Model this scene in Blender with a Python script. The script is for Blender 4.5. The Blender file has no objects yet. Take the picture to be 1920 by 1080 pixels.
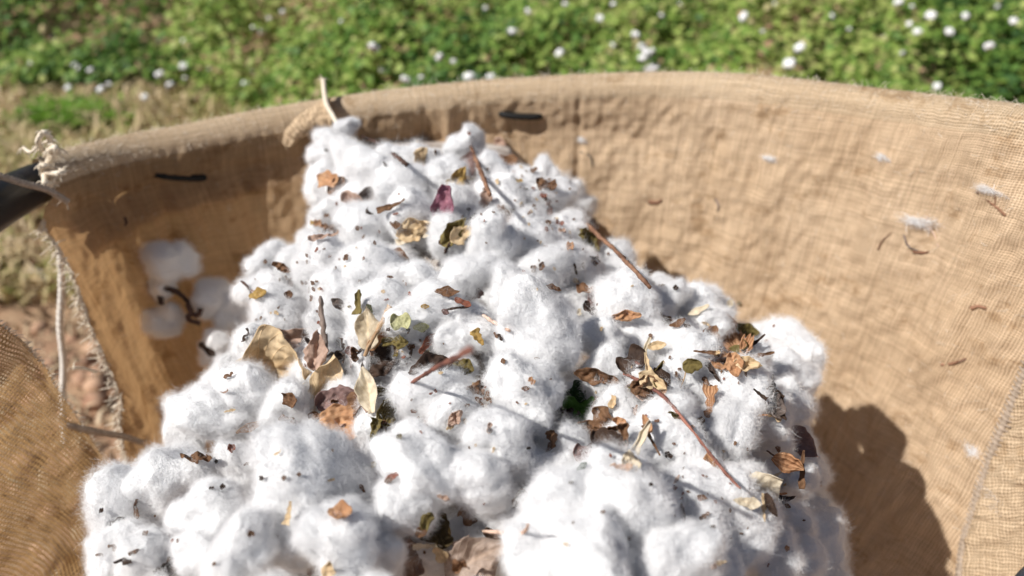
import bpy, math, random
import numpy as np
from mathutils import Vector, noise, Matrix
from mathutils.bvhtree import BVHTree
from mathutils.geometry import interpolate_bezier
C = bpy.context.scene.collection
R = math.radians
random.seed(7); rng = np.random.default_rng(7)

# ------------------------------------------------------------------ camera, sky, sun, exposure
CAMZ = 1.25; PITCH = R(35.0); F = 1493.0           # focal length in pixels of the 1920 px frame
cam = bpy.data.cameras.new("Camera"); co = bpy.data.objects.new("Camera", cam); C.objects.link(co)
bpy.context.scene.camera = co
co.location = (0, 0, CAMZ); co.rotation_euler = (math.pi/2-PITCH, 0, 0)
cam.sensor_width = 36; cam.lens = 36*F/1920; cam.clip_start = 0.02; cam.clip_end = 500
cam.dof.use_dof = True; cam.dof.focus_distance = 0.475; cam.dof.aperture_fstop = 5.2; cam.dof.aperture_blades = 0
SUN = Vector((-0.148, -0.068, 0.176)).normalized()    # towards the sun
elev = math.asin(SUN.z); az = math.atan2(SUN.x, SUN.y)
w = bpy.data.worlds.new("World"); bpy.context.scene.world = w; w.use_nodes = True
nt = w.node_tree; bg = nt.nodes["Background"]; sky = nt.nodes.new("ShaderNodeTexSky")
sky.sky_type = 'NISHITA'; sky.sun_disc = False; sky.sun_elevation = elev; sky.sun_rotation = az
sky.air_density = 0.8; sky.dust_density = 1.6; sky.ozone_density = 0.6
nt.links.new(sky.outputs[0], bg.inputs[0]); bg.inputs[1].default_value = 0.050
sl = bpy.data.lights.new("Sun", 'SUN'); sl.energy = 5.0; sl.angle = R(0.55); sl.color = (1.0, 0.965, 0.915)
so = bpy.data.objects.new("Sun", sl); C.objects.link(so)
so.rotation_euler = SUN.to_track_quat('Z', 'Y').to_euler()
vs = bpy.context.scene.view_settings
bpy.context.scene.display_settings.display_device = 'sRGB'
vs.view_transform = 'Standard'; vs.look = 'None'; vs.gamma = 1; vs.exposure = 0.13
cy = bpy.context.scene.cycles
cy.max_bounces = 9; cy.diffuse_bounces = 6; cy.transmission_bounces = 6; cy.transparent_max_bounces = 24
cy.use_denoising = True; cy.sample_clamp_indirect = 6

FWD = Vector((0, math.cos(PITCH), -math.sin(PITCH))); UP = Vector((0, math.sin(PITCH), math.cos(PITCH))); RT = Vector((1, 0, 0))
CAM = Vector((0, 0, CAMZ))
def ray(u, v): return FWD + RT*((u-960)/F) + UP*((540-v)/F)
def P(u, v, t): return CAM + ray(u, v)*t
def on_z(u, v, z):
    d = ray(u, v); return CAM + d*((z-CAMZ)/d.z)
def proj(p):
    q = p-CAM; t = q.dot(FWD); return 960+F*q.dot(RT)/t, 540-F*q.dot(UP)/t, t

# ------------------------------------------------------------------ helpers
def tag(o, label=None, cat=None, group=None, kind=None):
    if label: o['label'] = label
    if cat: o['category'] = cat
    if group: o['group'] = group
    if kind: o['kind'] = kind
    return o
def link(name, me, mats=None, parent=None, smooth=True):
    if mats is not None:
        for m in (mats if isinstance(mats, (list, tuple)) else [mats]): me.materials.append(m)
    if smooth: me.polygons.foreach_set('use_smooth', [True]*len(me.polygons))
    o = bpy.data.objects.new(name, me); C.objects.link(o)
    if parent: o.parent = parent
    return o
def empty(name, loc=(0,0,0)):
    o = bpy.data.objects.new(name, None); C.objects.link(o); o.location = loc; o.empty_display_size = .02
    return o
def np_mesh(name, V, Fq, mat_idx=None):
    V = np.asarray(V, np.float32); Fq = np.asarray(Fq, np.int32)
    me = bpy.data.meshes.new(name); n, k = Fq.shape
    me.vertices.add(len(V)); me.vertices.foreach_set('co', V.ravel())
    me.loops.add(n*k); me.loops.foreach_set('vertex_index', Fq.ravel())
    me.polygons.add(n); me.polygons.foreach_set('loop_start', np.arange(0, n*k, k, dtype=np.int32))
    if mat_idx is not None: me.polygons.foreach_set('material_index', np.asarray(mat_idx, np.int32))
    me.update(calc_edges=True); return me
def grid_faces(nu, nv, off=0):      # vertex (i,j) = j*nu+i
    i, j = np.meshgrid(np.arange(nu-1), np.arange(nv-1)); a = (j*nu+i).ravel()+off
    return np.stack([a, a+1, a+1+nu, a+nu], 1)
def cr(pts, x):                     # Catmull-Rom through pts, x in 0..len-1
    n = len(pts); i = min(max(int(math.floor(x)), 0), n-2); f = x-i
    g = lambda k: pts[min(max(k, 0), n-1)]
    a, b, c, d = g(i-1), g(i), g(i+1), g(i+2)
    return 0.5*((2*b) + (c-a)*f + (2*a-5*b+4*c-d)*f*f + (3*b-a-3*c+d)*f**3)
def tube(pts, rad, seg=8, sub=6, wob=0.0, cap=True):
    """tube through pts (Vectors); rad = number or list; returns V, F"""
    n = len(pts); rr = rad if isinstance(rad, (list, tuple)) else [rad]*n
    path, rs = [], []
    for k in range((n-1)*sub+1):
        x = k/sub; path.append(cr(pts, x)); i = min(int(x), n-2); rs.append(rr[i]*(1-(x-i))+rr[i+1]*(x-i))
    V, Fs = [], []; up = Vector((0, .13, 1))
    for k, p in enumerate(path):
        d = (path[min(k+1, len(path)-1)]-path[max(k-1, 0)]).normalized()
        s = d.cross(up)
        if s.length < .1: s = d.cross(Vector((1, 0, 0)))
        s.normalize(); t = s.cross(d).normalized()
        for q in range(seg):
            a = 2*math.pi*q/seg; r = rs[k]*(1+wob*noise.noise(p*300+Vector((q*1.3, 0, 0))))
            V.append(p+s*(math.cos(a)*r)+t*(math.sin(a)*r))
    for k in range(len(path)-1):
        for q in range(seg):
            a, b = k*seg+q, k*seg+(q+1) % seg; Fs.append((a, b, b+seg, a+seg))
    if cap:
        for e, k in ((0, 0), (1, len(path)-1)):
            c = len(V); V.append(path[k])
            for q in range(0, seg, 2):
                a, b, d2 = k*seg+q, k*seg+(q+1) % seg, k*seg+(q+2) % seg
                Fs.append((c, a, b, d2) if e else (c, d2, b, a))
    return V, Fs
def tube_obj(name, pts, rad, mat, parent=None, **kw):
    V, Fs = tube(pts, rad, **kw); me = bpy.data.meshes.new(name); me.from_pydata(V, [], Fs); me.update()
    return link(name, me, mat, parent)

class NT:
    def __init__(s, name):
        s.m = bpy.data.materials.new(name); s.m.use_nodes = True; s.t = s.m.node_tree
        s.out = s.t.nodes['Material Output']; s.b = s.t.nodes['Principled BSDF']
    def n(s, typ, **kw):
        x = s.t.nodes.new(typ)
        for k, v in kw.items(): setattr(x, k, v)
        return x
    def l(s, a, b): s.t.links.new(a, b)
    def v(s, a, b):      # set b (input) to socket or value a
        if isinstance(a, bpy.types.NodeSocket): s.l(a, b)
        else: b.default_value = a
    def math(s, op, a, b=None, c=None):
        x = s.n('ShaderNodeMath', operation=op); s.v(a, x.inputs[0])
        if b is not None: s.v(b, x.inputs[1])
        if c is not None: s.v(c, x.inputs[2])
        return x.outputs[0]
    def noise(s, vec, scale, detail=3, rough=.5, dist=0):
        x = s.n('ShaderNodeTexNoise'); x.inputs['Scale'].default_value = scale; x.inputs['Detail'].default_value = detail
        x.inputs['Roughness'].default_value = rough; x.inputs['Distortion'].default_value = dist
        if vec is not None: s.l(vec, x.inputs['Vector'])
        return x
    def mix(s, f, a, b, mode='MIX'):
        x = s.n('ShaderNodeMix', data_type='RGBA', blend_type=mode); s.v(f, x.inputs[0]); s.v(a, x.inputs[6]); s.v(b, x.inputs[7]); return x.outputs[2]
    def ramp(s, f, stops):
        x = s.n('ShaderNodeValToRGB'); e = x.color_ramp.elements
        while len(e) < len(stops): e.new(.5)
        for k, (p, c) in enumerate(stops): e[k].position = p; e[k].color = (*c, 1) if len(c) == 3 else c
        s.l(f, x.inputs[0]); return x.outputs[0]
    def vscale(s, vec, sc):
        x = s.n('ShaderNodeMapping'); x.inputs['Scale'].default_value = sc; s.l(vec, x.inputs[0]); return x.outputs[0]
    def bump(s, h, strength, dist, nrm=None):
        x = s.n('ShaderNodeBump'); x.inputs['Strength'].default_value = strength; x.inputs['Distance'].default_value = dist
        s.l(h, x.inputs['Height'])
        if nrm: s.l(nrm, x.inputs['Normal'])
        return x.outputs[0]
    def translucent(s, col, nrm, amount, bsdf=None):
        tr = s.n('ShaderNodeBsdfTranslucent'); s.v(col, tr.inputs[0])
        if nrm: s.l(nrm, tr.inputs['Normal'])
        mx = s.n('ShaderNodeMixShader'); s.v(amount, mx.inputs[0])
        s.l(bsdf or s.b.outputs[0], mx.inputs[1]); s.l(tr.outputs[0], mx.inputs[2]); return mx.outputs[0]

# ------------------------------------------------------------------ materials
def mat_burlap(name, c1, c2, pitch=0.0025, trans=0.30, hole=0.30, backlit=False, deep=(.34, .28, .21)):
    T = NT(name); tc = T.n('ShaderNodeTexCoord'); uv = tc.outputs['UV']; ob = tc.outputs['Object']
    wn = T.noise(uv, 14, 4); wv = T.n('ShaderNodeVectorMath', operation='MULTIPLY_ADD')
    T.l(wn.outputs['Color'], wv.inputs[0]); wv.inputs[1].default_value = (.0085,)*3; T.l(uv, wv.inputs[2])
    wn2 = T.noise(uv, 170, 2); wv2 = T.n('ShaderNodeVectorMath', operation='MULTIPLY_ADD')
    T.l(wn2.outputs['Color'], wv2.inputs[0]); wv2.inputs[1].default_value = (.0007,)*3; T.l(wv.outputs[0], wv2.inputs[2])
    sp = T.n('ShaderNodeSeparateXYZ'); T.l(wv2.outputs[0], sp.inputs[0])
    k = math.pi/pitch
    su = T.math('SINE', T.math('MULTIPLY', sp.outputs[0], k)); sv = T.math('SINE', T.math('MULTIPLY', sp.outputs[1], k))
    au = T.math('ABSOLUTE', su); av = T.math('ABSOLUTE', sv)
    # per-thread thickness
    thu = T.noise(T.vscale(wv.outputs[0], (1/pitch*.9, 8, 1)), 1, 2); thv = T.noise(T.vscale(wv.outputs[0], (8, 1/pitch*.9, 1)), 1, 2)
    hu = T.math('ADD', T.math('POWER', au, .6), T.math('MULTIPLY', T.math('MULTIPLY', sv, T.math('SIGN', su)), .38))
    hv = T.math('ADD', T.math('POWER', av, .6), T.math('MULTIPLY', T.math('MULTIPLY', su, T.math('SIGN', sv)), -.38))
    hu = T.math('ADD', hu, T.math('MULTIPLY', T.math('SUBTRACT', thu.outputs[0], .5), .7))
    hv = T.math('ADD', hv, T.math('MULTIPLY', T.math('SUBTRACT', thv.outputs[0], .5), .7))
    h = T.math('MAXIMUM', hu, hv)
    fuzz = T.noise(T.vscale(uv, (1, 1, 1)), 1500, 2)
    big = T.noise(uv, 5.5, 5, .6); mid = T.noise(uv, 40, 4, .6)
    h2 = T.math('ADD', h, T.math('MULTIPLY', fuzz.outputs[0], .35))
    col = T.mix(T.math('MULTIPLY_ADD', big.outputs[0], 1.7, -.35), (*c1, 1), (*c2, 1))
    col = T.mix(T.math('MULTIPLY', T.math('ADD', thu.outputs[0], thv.outputs[0]), .5), T.mix(1.0, col, (.62, .58, .52, 1), 'MULTIPLY'), T.mix(1.0, col, (1.3, 1.3, 1.3, 1), 'MULTIPLY'))
    crev = T.ramp(T.math('MULTIPLY', h, .6), [(.25, deep), (.62, (1, 1, 1)), (.85, (1.12, 1.12, 1.12))])
    col = T.mix(.85, col, crev, 'MULTIPLY')
    spots = T.ramp(T.noise(uv, 17, 5, .72).outputs[0], [(.56, (1, 1, 1)), (.63, (.72, .65, .57)), (.72, (.5, .43, .36))])
    col = T.mix(.8, col, spots, 'MULTIPLY')
    T.l(col, T.b.inputs['Base Color']); T.b.inputs['Roughness'].default_value = .95; T.b.inputs['Specular IOR Level'].default_value = .12
    b1 = T.bump(mid.outputs[0], .16, .004); nb = T.bump(h2, 1.0, .0011, b1); T.l(nb, T.b.inputs['Normal'])
    if backlit:      # left end more translucent and browner: backlit glow put into the cloth colour
        su0 = T.n('ShaderNodeSeparateXYZ'); T.l(uv, su0.inputs[0]); mr = T.n('ShaderNodeMapRange'); T.l(T.math('ADD', su0.outputs[0], T.math('MULTIPLY', big.outputs[0], .25)), mr.inputs[0])
        mr.inputs[1].default_value = .60; mr.inputs[2].default_value = 1.07; mr.inputs[3].default_value = .50; mr.inputs[4].default_value = trans; trans = mr.outputs[0]
        f = T.math('MULTIPLY', T.math('SUBTRACT', trans, .06), 1.7); col = T.mix(f, col, T.mix(1.0, col, (.90, .83, .72, 1), 'MULTIPLY'))
        T.l(col, T.b.inputs['Base Color'])
    sh = T.translucent(T.mix(1.0, col, (1.0, .89, .70, 1), 'MULTIPLY'), nb, trans)
    thr = T.math('MULTIPLY_ADD', mid.outputs[0], .9, hole-.45)
    op = T.math('GREATER_THAN', T.math('MAXIMUM', au, av), T.math('MINIMUM', thr, .62 if hole < .5 else .74))
    tp = T.n('ShaderNodeBsdfTransparent'); mx = T.n('ShaderNodeMixShader'); T.l(op, mx.inputs[0]); T.l(tp.outputs[0], mx.inputs[1]); T.l(sh, mx.inputs[2])
    T.l(mx.outputs[0], T.out.inputs[0]); return T.m
M_burlap = mat_burlap('burlap', (.60, .435, .285), (.77, .60, .43), trans=.05, hole=.08, backlit=True)
M_burlap_hem = mat_burlap('burlap_hem', (.60, .45, .30), (.76, .61, .44), trans=.12, hole=.05)

def mat_cotton():
    T = NT('cotton'); tc = T.n('ShaderNodeTexCoord'); ob = tc.outputs['Object']
    a = T.noise(ob, 3.2, 6, .65, .6); b = T.noise(T.vscale(ob, (1, 1, 1)), 14, 4, .7, 1.5); yel = T.noise(ob, 1.1, 2)
    c = T.mix(T.math('MULTIPLY', T.math('GREATER_THAN', yel.outputs[0], .5), .0), (.92, .92, .925, 1), (.86, .84, .80, 1))
    T.l(c, T.b.inputs['Base Color']); T.b.inputs['Roughness'].default_value = 1; T.b.inputs['Specular IOR Level'].default_value = 0
    T.b.inputs['Subsurface Weight'].default_value = .35; T.b.inputs['Subsurface Radius'].default_value = (1, .95, .9); T.b.inputs['Subsurface Scale'].default_value = .006
    nb = T.bump(b.outputs[0], .35, .0022, T.bump(a.outputs[0], .5, .007)); T.l(nb, T.b.inputs['Normal'])
    return T.m
M_cot = mat_cotton()
T = NT('cotton_fibre'); T.b.inputs['Base Color'].default_value = (.93, .93, .935, 1); T.b.inputs['Roughness'].default_value = 1; T.b.inputs['Specular IOR Level'].default_value = 0.0
T.l(T.translucent((.93, .93, .935, 1), None, .30), T.out.inputs[0]); M_fib = T.m

_mc = {}
def mat_leaf(c1, c2, trans=.25, veins=.5, pleat=0, name='dry_leaf', rough=.7):
    key = (c1, c2, trans, veins, pleat)
    if key in _mc: return _mc[key]
    T = NT(name); tc = T.n('ShaderNodeTexCoord'); uv = tc.outputs['UV']; ob = tc.outputs['Object']
    n1 = T.noise(ob, 45, 5, .65, .4); n2 = T.noise(ob, 260, 4, .7)
    col = T.mix(T.ramp(n1.outputs[0], [(.32, (0, 0, 0)), (.68, (1, 1, 1))]), (*c1, 1), (*c2, 1))
    col = T.mix(.55, col, T.ramp(n2.outputs[0], [(.3, (.55, .5, .45)), (.6, (1, 1, 1))]), 'MULTIPLY')
    sp = T.n('ShaderNodeSeparateXYZ'); T.l(uv, sp.inputs[0])
    # veins: chevrons off a midrib, t along, s across (-1..1 mapped 0..1)
    s_ = T.math('ABSOLUTE', T.math('SUBTRACT', sp.outputs[0], .5)); 
    if pleat:
        wv = T.math('SINE', T.math('MULTIPLY', sp.outputs[0], pleat*6.283)); h = wv
        col = T.mix(.6, col, T.ramp(wv, [(.0, (.55, .42, .34)), (.6, (1.05, 1.05, 1.05))]), 'MULTIPLY')
    else:
        wv = T.math('SINE', T.math('MULTIPLY', T.math('SUBTRACT', sp.outputs[1], T.math('MULTIPLY', s_, .9)), 40))
        vein = T.math('MAXIMUM', T.math('POWER', T.math('MAXIMUM', wv, 0), 14), T.math('POWER', T.math('MAXIMUM', T.math('SUBTRACT', 1, T.math('MULTIPLY', s_, 16)), 0), .5))
        h = T.math('ADD', T.math('MULTIPLY', vein, 1.0), T.math('MULTIPLY', n2.outputs[0], .8))
        col = T.mix(T.math('MULTIPLY', vein, veins), col, T.mix(1.0, col, (1.35, 1.3, 1.2, 1), 'MULTIPLY'))
    T.l(col, T.b.inputs['Base Color']); T.b.inputs['Roughness'].default_value = rough; T.b.inputs['Specular IOR Level'].default_value = .25
    nb = T.bump(h, .5, .0005); T.l(nb, T.b.inputs['Normal'])
    T.l(T.translucent(col, nb, trans), T.out.inputs[0]); _mc[key] = T.m; return T.m
TAN = ((.68, .50, .29), (.86, .70, .47)); BROWN = ((.14, .07, .04), (.30, .17, .09)); DARK = ((.035, .022, .018), (.10, .06, .04))
ORANGE = ((.48, .24, .12), (.72, .46, .27)); CREAM = ((.74, .64, .47), (.88, .80, .65)); PURPLE = ((.20, .12, .11), (.38, .26, .24))
GREY = ((.13, .10, .09), (.27, .22, .19)); GREEN = ((.05, .14, .02), (.12, .27, .05)); OLIVE = ((.13, .10, .03), (.30, .24, .09)); GOLD = ((.40, .25, .07), (.62, .44, .17))
REDW = ((.24, .08, .05), (.42, .18, .12)); YEL = ((.50, .50, .26), (.68, .66, .42)); PINK = ((.46, .31, .24), (.66, .49, .40))
def mat_twig(c1, c2, name='twig'):
    key = (c1, c2, 'twig')
    if key in _mc: return _mc[key]
    T = NT(name); ob = T.n('ShaderNodeTexCoord').outputs['Object']; n = T.noise(ob, 160, 4, .7)
    n2 = T.noise(ob, 26, 3, .6)
    col = T.mix(T.ramp(n2.outputs[0], [(.4, (0, 0, 0)), (.6, (1, 1, 1))]), (*c1, 1), (*c2, 1)); col = T.mix(.6, col, T.ramp(n.outputs[0], [(.35, (.4, .35, .3)), (.6, (1.1, 1.1, 1.1))]), 'MULTIPLY')
    T.l(col, T.b.inputs['Base Color']); T.b.inputs['Roughness'].default_value = .8; T.b.inputs['Specular IOR Level'].default_value = .2
    T.l(T.bump(n.outputs[0], .7, .0006), T.b.inputs['Normal']); _mc[key] = T.m; return T.m

def mat_simple(name, c1, c2, scale, rough=.9, bump=.0, bd=.01, trans=0):
    T = NT(name); ob = T.n('ShaderNodeTexCoord').outputs['Object']; n = T.noise(ob, scale, 6, .65)
    col = T.mix(T.ramp(n.outputs[0], [(.35, (0, 0, 0)), (.65, (1, 1, 1))]), (*c1, 1), (*c2, 1)); T.l(col, T.b.inputs['Base Color'])
    T.b.inputs['Roughness'].default_value = rough; T.b.inputs['Specular IOR Level'].default_value = .25
    if bump: T.l(T.bump(n.outputs[0], bump, bd), T.b.inputs['Normal'])
    if trans: T.l(T.translucent(col, None, trans), T.out.inputs[0])
    return T.m
def mat_tint(name, stops, trans=.35, rough=.55, spec=.3):
    T = NT(name); at = T.n('ShaderNodeAttribute'); at.attribute_name = 'tint'
    col = T.ramp(at.outputs['Fac'], stops); T.l(col, T.b.inputs['Base Color']); T.b.inputs['Roughness'].default_value = rough
    T.b.inputs['Specular IOR Level'].default_value = spec
    T.l(T.translucent(col, None, trans), T.out.inputs[0]); return T.m
M_pipe = mat_simple('black_pipe', (.008, .008, .010), (.02, .018, .018), 30, .38, .2, .001)
M_band = mat_simple('black_rubber', (.006, .006, .006), (.012, .011, .011), 80, .6)
M_twine = mat_simple('pale_twine', (.66, .56, .43), (.84, .76, .64), 260, .95, .8, .001)
M_cord = mat_simple('grey_cord', (.32, .25, .19), (.48, .39, .31), 260, .95, .8, .001)

# ------------------------------------------------------------------ ground, field
def ground():
    n = 200; xs = np.linspace(-1, 1, n); gx = np.sign(xs)*(np.abs(xs)**3)*120; X, Y = np.meshgrid(gx, gx+1.5)
    Z = np.array([[0.035*noise.fractal(Vector((x*3, y*3, 0)), 1, 2, 4) if abs(x)+abs(y) < 40 else 0 for x, y in zip(rx, ry)] for rx, ry in zip(X, Y)])
    me = np_mesh('ground', np.stack([X.ravel(), Y.ravel(), Z.ravel()], 1), grid_faces(n, n))
    T = NT('soil'); ob = T.n('ShaderNodeTexCoord').outputs['Object']
    a = T.noise(ob, 3, 6, .7); b = T.noise(ob, 55, 5, .7); c = T.noise(ob, 1.1, 3)
    col = T.mix(T.ramp(b.outputs[0], [(.3, (0, 0, 0)), (.7, (1, 1, 1))]), (.30, .16, .09, 1), (.60, .38, .24, 1))
    col = T.mix(T.ramp(a.outputs[0], [(.45, (0, 0, 0)), (.65, (1, 1, 1))]), col, (.52, .38, .24, 1))
    T.l(col, T.b.inputs['Base Color']); T.b.inputs['Roughness'].default_value = 1; T.l(T.bump(b.outputs[0], .9, .02), T.b.inputs['Normal'])
    tag(link('ground', me, T.m), kind='structure')
ground()
def fn(x, y, s, o=0): return noise.noise(Vector((x*s+o, y*s-o, o*.7)))
def edge_y(x):      # front edge of the green rows
    k = min(max((-.10-x)/1.25, 0), 1); return 2.05+1.05*k*k*(3-2*k)+.12*fn(x, 0, 2.3)
def canopy(x, y):
    e = y-edge_y(x); k = min(max(e/.5, 0), 1); return (.12+.30*k)*(1+.45*fn(x, y, 1.7, 3)+.3*fn(x, y, 5, 9))
def leaves(name, count, region, size, stops, label, cat, zfun, density, tilt=.9, trans=.35, jag=True, mat=None):
    V, Fq, tint = [], [], []
    k = 0
    while k < count:
        x, y = region(); d = density(x, y)
        if random.random() > d: continue
        k += 1
        z = zfun(x, y)*(1-random.random()**2.2*.75); sz = size()*random.uniform(.6, 1.3)
        a = random.uniform(0, 6.283); nrm = Vector((random.gauss(0, tilt*.5), random.gauss(0, tilt*.5)-.15, 1)).normalized()
        d1 = nrm.orthogonal().normalized(); d1.rotate(Matrix.Rotation(a, 3, nrm)); d2 = nrm.cross(d1)
        c = Vector((x, y, z)); droop = nrm*(-.25*sz)
        b = len(V)
        # three-lobed leaf: two quads each side of a folded midrib + lobes
        V += [c, c+d1*sz*.55+d2*sz*.08, c+d1*sz*1.0+droop, c+d1*sz*.5+d2*sz*.5+droop*.7, c+d2*sz*.35+droop*.3-d1*sz*.15,
              c+d1*sz*.5-d2*sz*.5+droop*.7, c-d2*sz*.35+droop*.3-d1*sz*.15]
        Fq += [(b, b+1, b+3, b+4), (b, b+6, b+5, b+1), (b+1, b+2, b+3, b+3), (b+1, b+5, b+2, b+2)][:2]
        Fq += [(b+1, b+5, b+2, b+3)]
        tt = min(max(.5+.55*fn(x, y, 1.1, 31)+.35*fn(x, y, 4, 13)+random.gauss(0, .18), 0), 1); tint += [tt]*3
    me = np_mesh(name, [tuple(v) for v in V], Fq)
    at = me.attributes.new('tint', 'FLOAT', 'FACE'); at.data.foreach_set('value', tint)
    o = link(name, me, mat, smooth=False); tag(o, label, cat, kind='stuff'); return o
M_green = mat_tint('cotton_leaf', [(0, (.055, .125, .04)), (.28, (.13, .25, .05)), (.5, (.27, .39, .08)), (.74, (.48, .54, .17)), (.9, (.50, .42, .22)), (1, (.48, .30, .19))])
M_fieldgrass = mat_tint('dry_grass', [(0, (.30, .34, .09)), (.35, (.48, .42, .20)), (.6, (.62, .48, .28)), (1, (.74, .60, .40))], trans=.3)
def reg_near():
    y = 2.0+random.random()**1.6*3.2; return random.uniform(-1, 1)*(y*.85), y
leaves('cotton_foliage', 95000, reg_near, lambda: .026, None, 'blurred mass of green cotton foliage filling the field behind the sack', 'foliage', canopy,
       lambda x, y: (0 if y < edge_y(x) else 1)*min(max(.55+1.5*fn(x, y, 3.6, 50), .06), 1), mat=M_green)
leaves('distant_cotton_foliage', 24000, lambda: (random.uniform(-9, 9), random.uniform(5, 16)), lambda: .075, None, 'far cotton rows continuing beyond the near green foliage', 'foliage',
       canopy, lambda x, y: .8, mat=M_green)
def weeds(name, count, reg, h, label, cat, mat, dens, wd=.006):
    V, Fq, tint = [], [], []; k = 0
    while k < count:
        x, y = reg()
        if random.random() > dens(x, y): continue
        k += 1; a = random.uniform(0, 6.28); hh = h*random.uniform(.35, 1.3); le = Vector((math.cos(a), math.sin(a), 0))*hh*random.uniform(.2, 1.3)
        sd = Vector((-math.sin(a), math.cos(a), 0))*wd*random.uniform(.5, 1.4); c = Vector((x, y, .0)); b = len(V)
        V += [c-sd, c+sd, c+le*.45+sd*.8+Vector((0, 0, hh*.7)), c+le*.45-sd*.8+Vector((0, 0, hh*.7)), c+le+sd*.2+Vector((0, 0, hh*.75)), c+le-sd*.2+Vector((0, 0, hh*.75))]
        Fq += [(b, b+1, b+2, b+3), (b+3, b+2, b+4, b+5)]; t = min(max(random.gauss(.5, .25)+.5*fn(x, y, 2, 5), 0), 1); tint += [t, t]
    me = np_mesh(name, [tuple(v) for v in V], Fq); at = me.attributes.new('tint', 'FLOAT', 'FACE'); at.data.foreach_set('value', tint)
    tag(link(name, me, mat, smooth=False), label, cat, kind='stuff')
weeds('dry_grass', 20000, lambda: (random.uniform(-3.4, .6), random.uniform(1.7, 3.4)), .10, 'blurred dry yellowish grass left of the green rows', 'grass', M_fieldgrass,
      lambda x, y: (1 if y < edge_y(x)+.45 else 0)*min(max(.55+1.1*fn(x, y, 2.1, 77), 0.05), 1))
weeds('green_weeds', 700, lambda: (on_z(random.gauss(120, 42), random.gauss(205, 10), .08)[:2]), .10, 'bright green weed patch growing in the dry grass', 'weeds',
      mat_tint('weed', [(0, (.09, .24, .02)), (1, (.24, .42, .05))], trans=.4), lambda x, y: 1, .010)
weeds('straw_litter', 5000, lambda: (random.uniform(-1.9, .2), random.uniform(.5, 2.1)), .035, 'dry straw litter strewn on the reddish soil below the sack', 'straw',
      mat_tint('straw', [(0, (.20, .12, .07)), (.5, (.42, .30, .18)), (1, (.60, .48, .32))], trans=.1), lambda x, y: min(max(.4+1.2*fn(x, y, 3.1, 7), 0), 1), .004)
# clods
def clods():
    V, Fq = [], []
    base = [Vector(p).normalized() for p in [(x, y, z) for x in (-1, 1) for y in (-1, 1) for z in (-1, 1)]]
    fc = [(0, 1, 3, 2), (4, 6, 7, 5), (0, 4, 5, 1), (2, 3, 7, 6), (0, 2, 6, 4), (1, 5, 7, 3)]
    for k in range(2600):
        x, y = random.uniform(-2.3, .3), random.uniform(.4, 2.6); s = .006+.03*random.random()**4; b = len(V)
        for q in base: V.append(Vector((x, y, s*.2))+Vector((q.x*s*random.uniform(.7, 1.4), q.y*s*random.uniform(.7, 1.4), q.z*s*.7)))
        Fq += [tuple(b+i for i in f) for f in fc]
    me = np_mesh('soil_clods', [tuple(v) for v in V], Fq); tag(link('soil_clods', me, mat_simple('clod', (.30, .16, .10), (.60, .40, .27), 12)), 'reddish soil clods scattered on the bare ground', 'soil', kind='stuff')
clods()

# ------------------------------------------------------------------ cotton tuft prototypes
def ico(sub):
    me = bpy.data.meshes.new('t'); import bmesh
    bm = bmesh.new(); bmesh.ops.create_icosphere(bm, subdivisions=sub, radius=1); bm.to_mesh(me); bm.free()
    V = np.zeros(len(me.vertices)*3); me.vertices.foreach_get('co', V); Fs = np.array([tuple(p.vertices) for p in me.polygons]); bpy.data.meshes.remove(me)
    return V.reshape(-1, 3), Fs
ICO5 = ico(5); ICO3 = ico(3)
def tuft_shape(V, seed, amp=1.0):
    r0 = random.Random(seed); off = Vector((seed*7.3, seed*3.1, -seed*5.7))
    lobes = []
    for _ in range(5):
        c = Vector((r0.gauss(0, 1), r0.gauss(0, 1), r0.gauss(0, 1))).normalized()*r0.uniform(.35, .75); lobes.append((c, r0.uniform(.38, .66)))
    lobes.append((Vector((0, 0, 0)), .72)); out = []
    for p in V:
        d = Vector(p); acc = 0; wsum = 0
        for c, rho in lobes:
            dc = d.dot(c); disc = rho*rho-c.length_squared+dc*dc
            if disc > 0:
                t = dc+math.sqrt(disc)
                if t > 0: acc += math.exp(9*t)
        r = math.log(acc)/9
        q = d*r
        r += .21*noise.noise(q*1.6+off)+.08*noise.noise(q*3.7+off)+.028*noise.noise(q*10+off)+.018*noise.noise(q*22+off)
        out.append(tuple(d*r*amp))
    return np.array(out)
def vnorm(V, Fs):
    n = np.zeros_like(V); a, b, c = V[Fs[:, 0]], V[Fs[:, 1]], V[Fs[:, 2]]; f = np.cross(b-a, c-a)
    for k in range(3): np.add.at(n, Fs[:, k], f)
    return n/np.maximum(np.linalg.norm(n, axis=1, keepdims=True), 1e-9)
def sfield(Pn, k, seed):
    r0 = np.random.default_rng(seed); out = np.zeros_like(Pn)
    for _ in range(6):
        w_ = r0.normal(size=3)*k; out += np.sin(Pn@w_+r0.uniform(0, 6.28))[:, None]*r0.normal(size=3)
    return out
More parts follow.
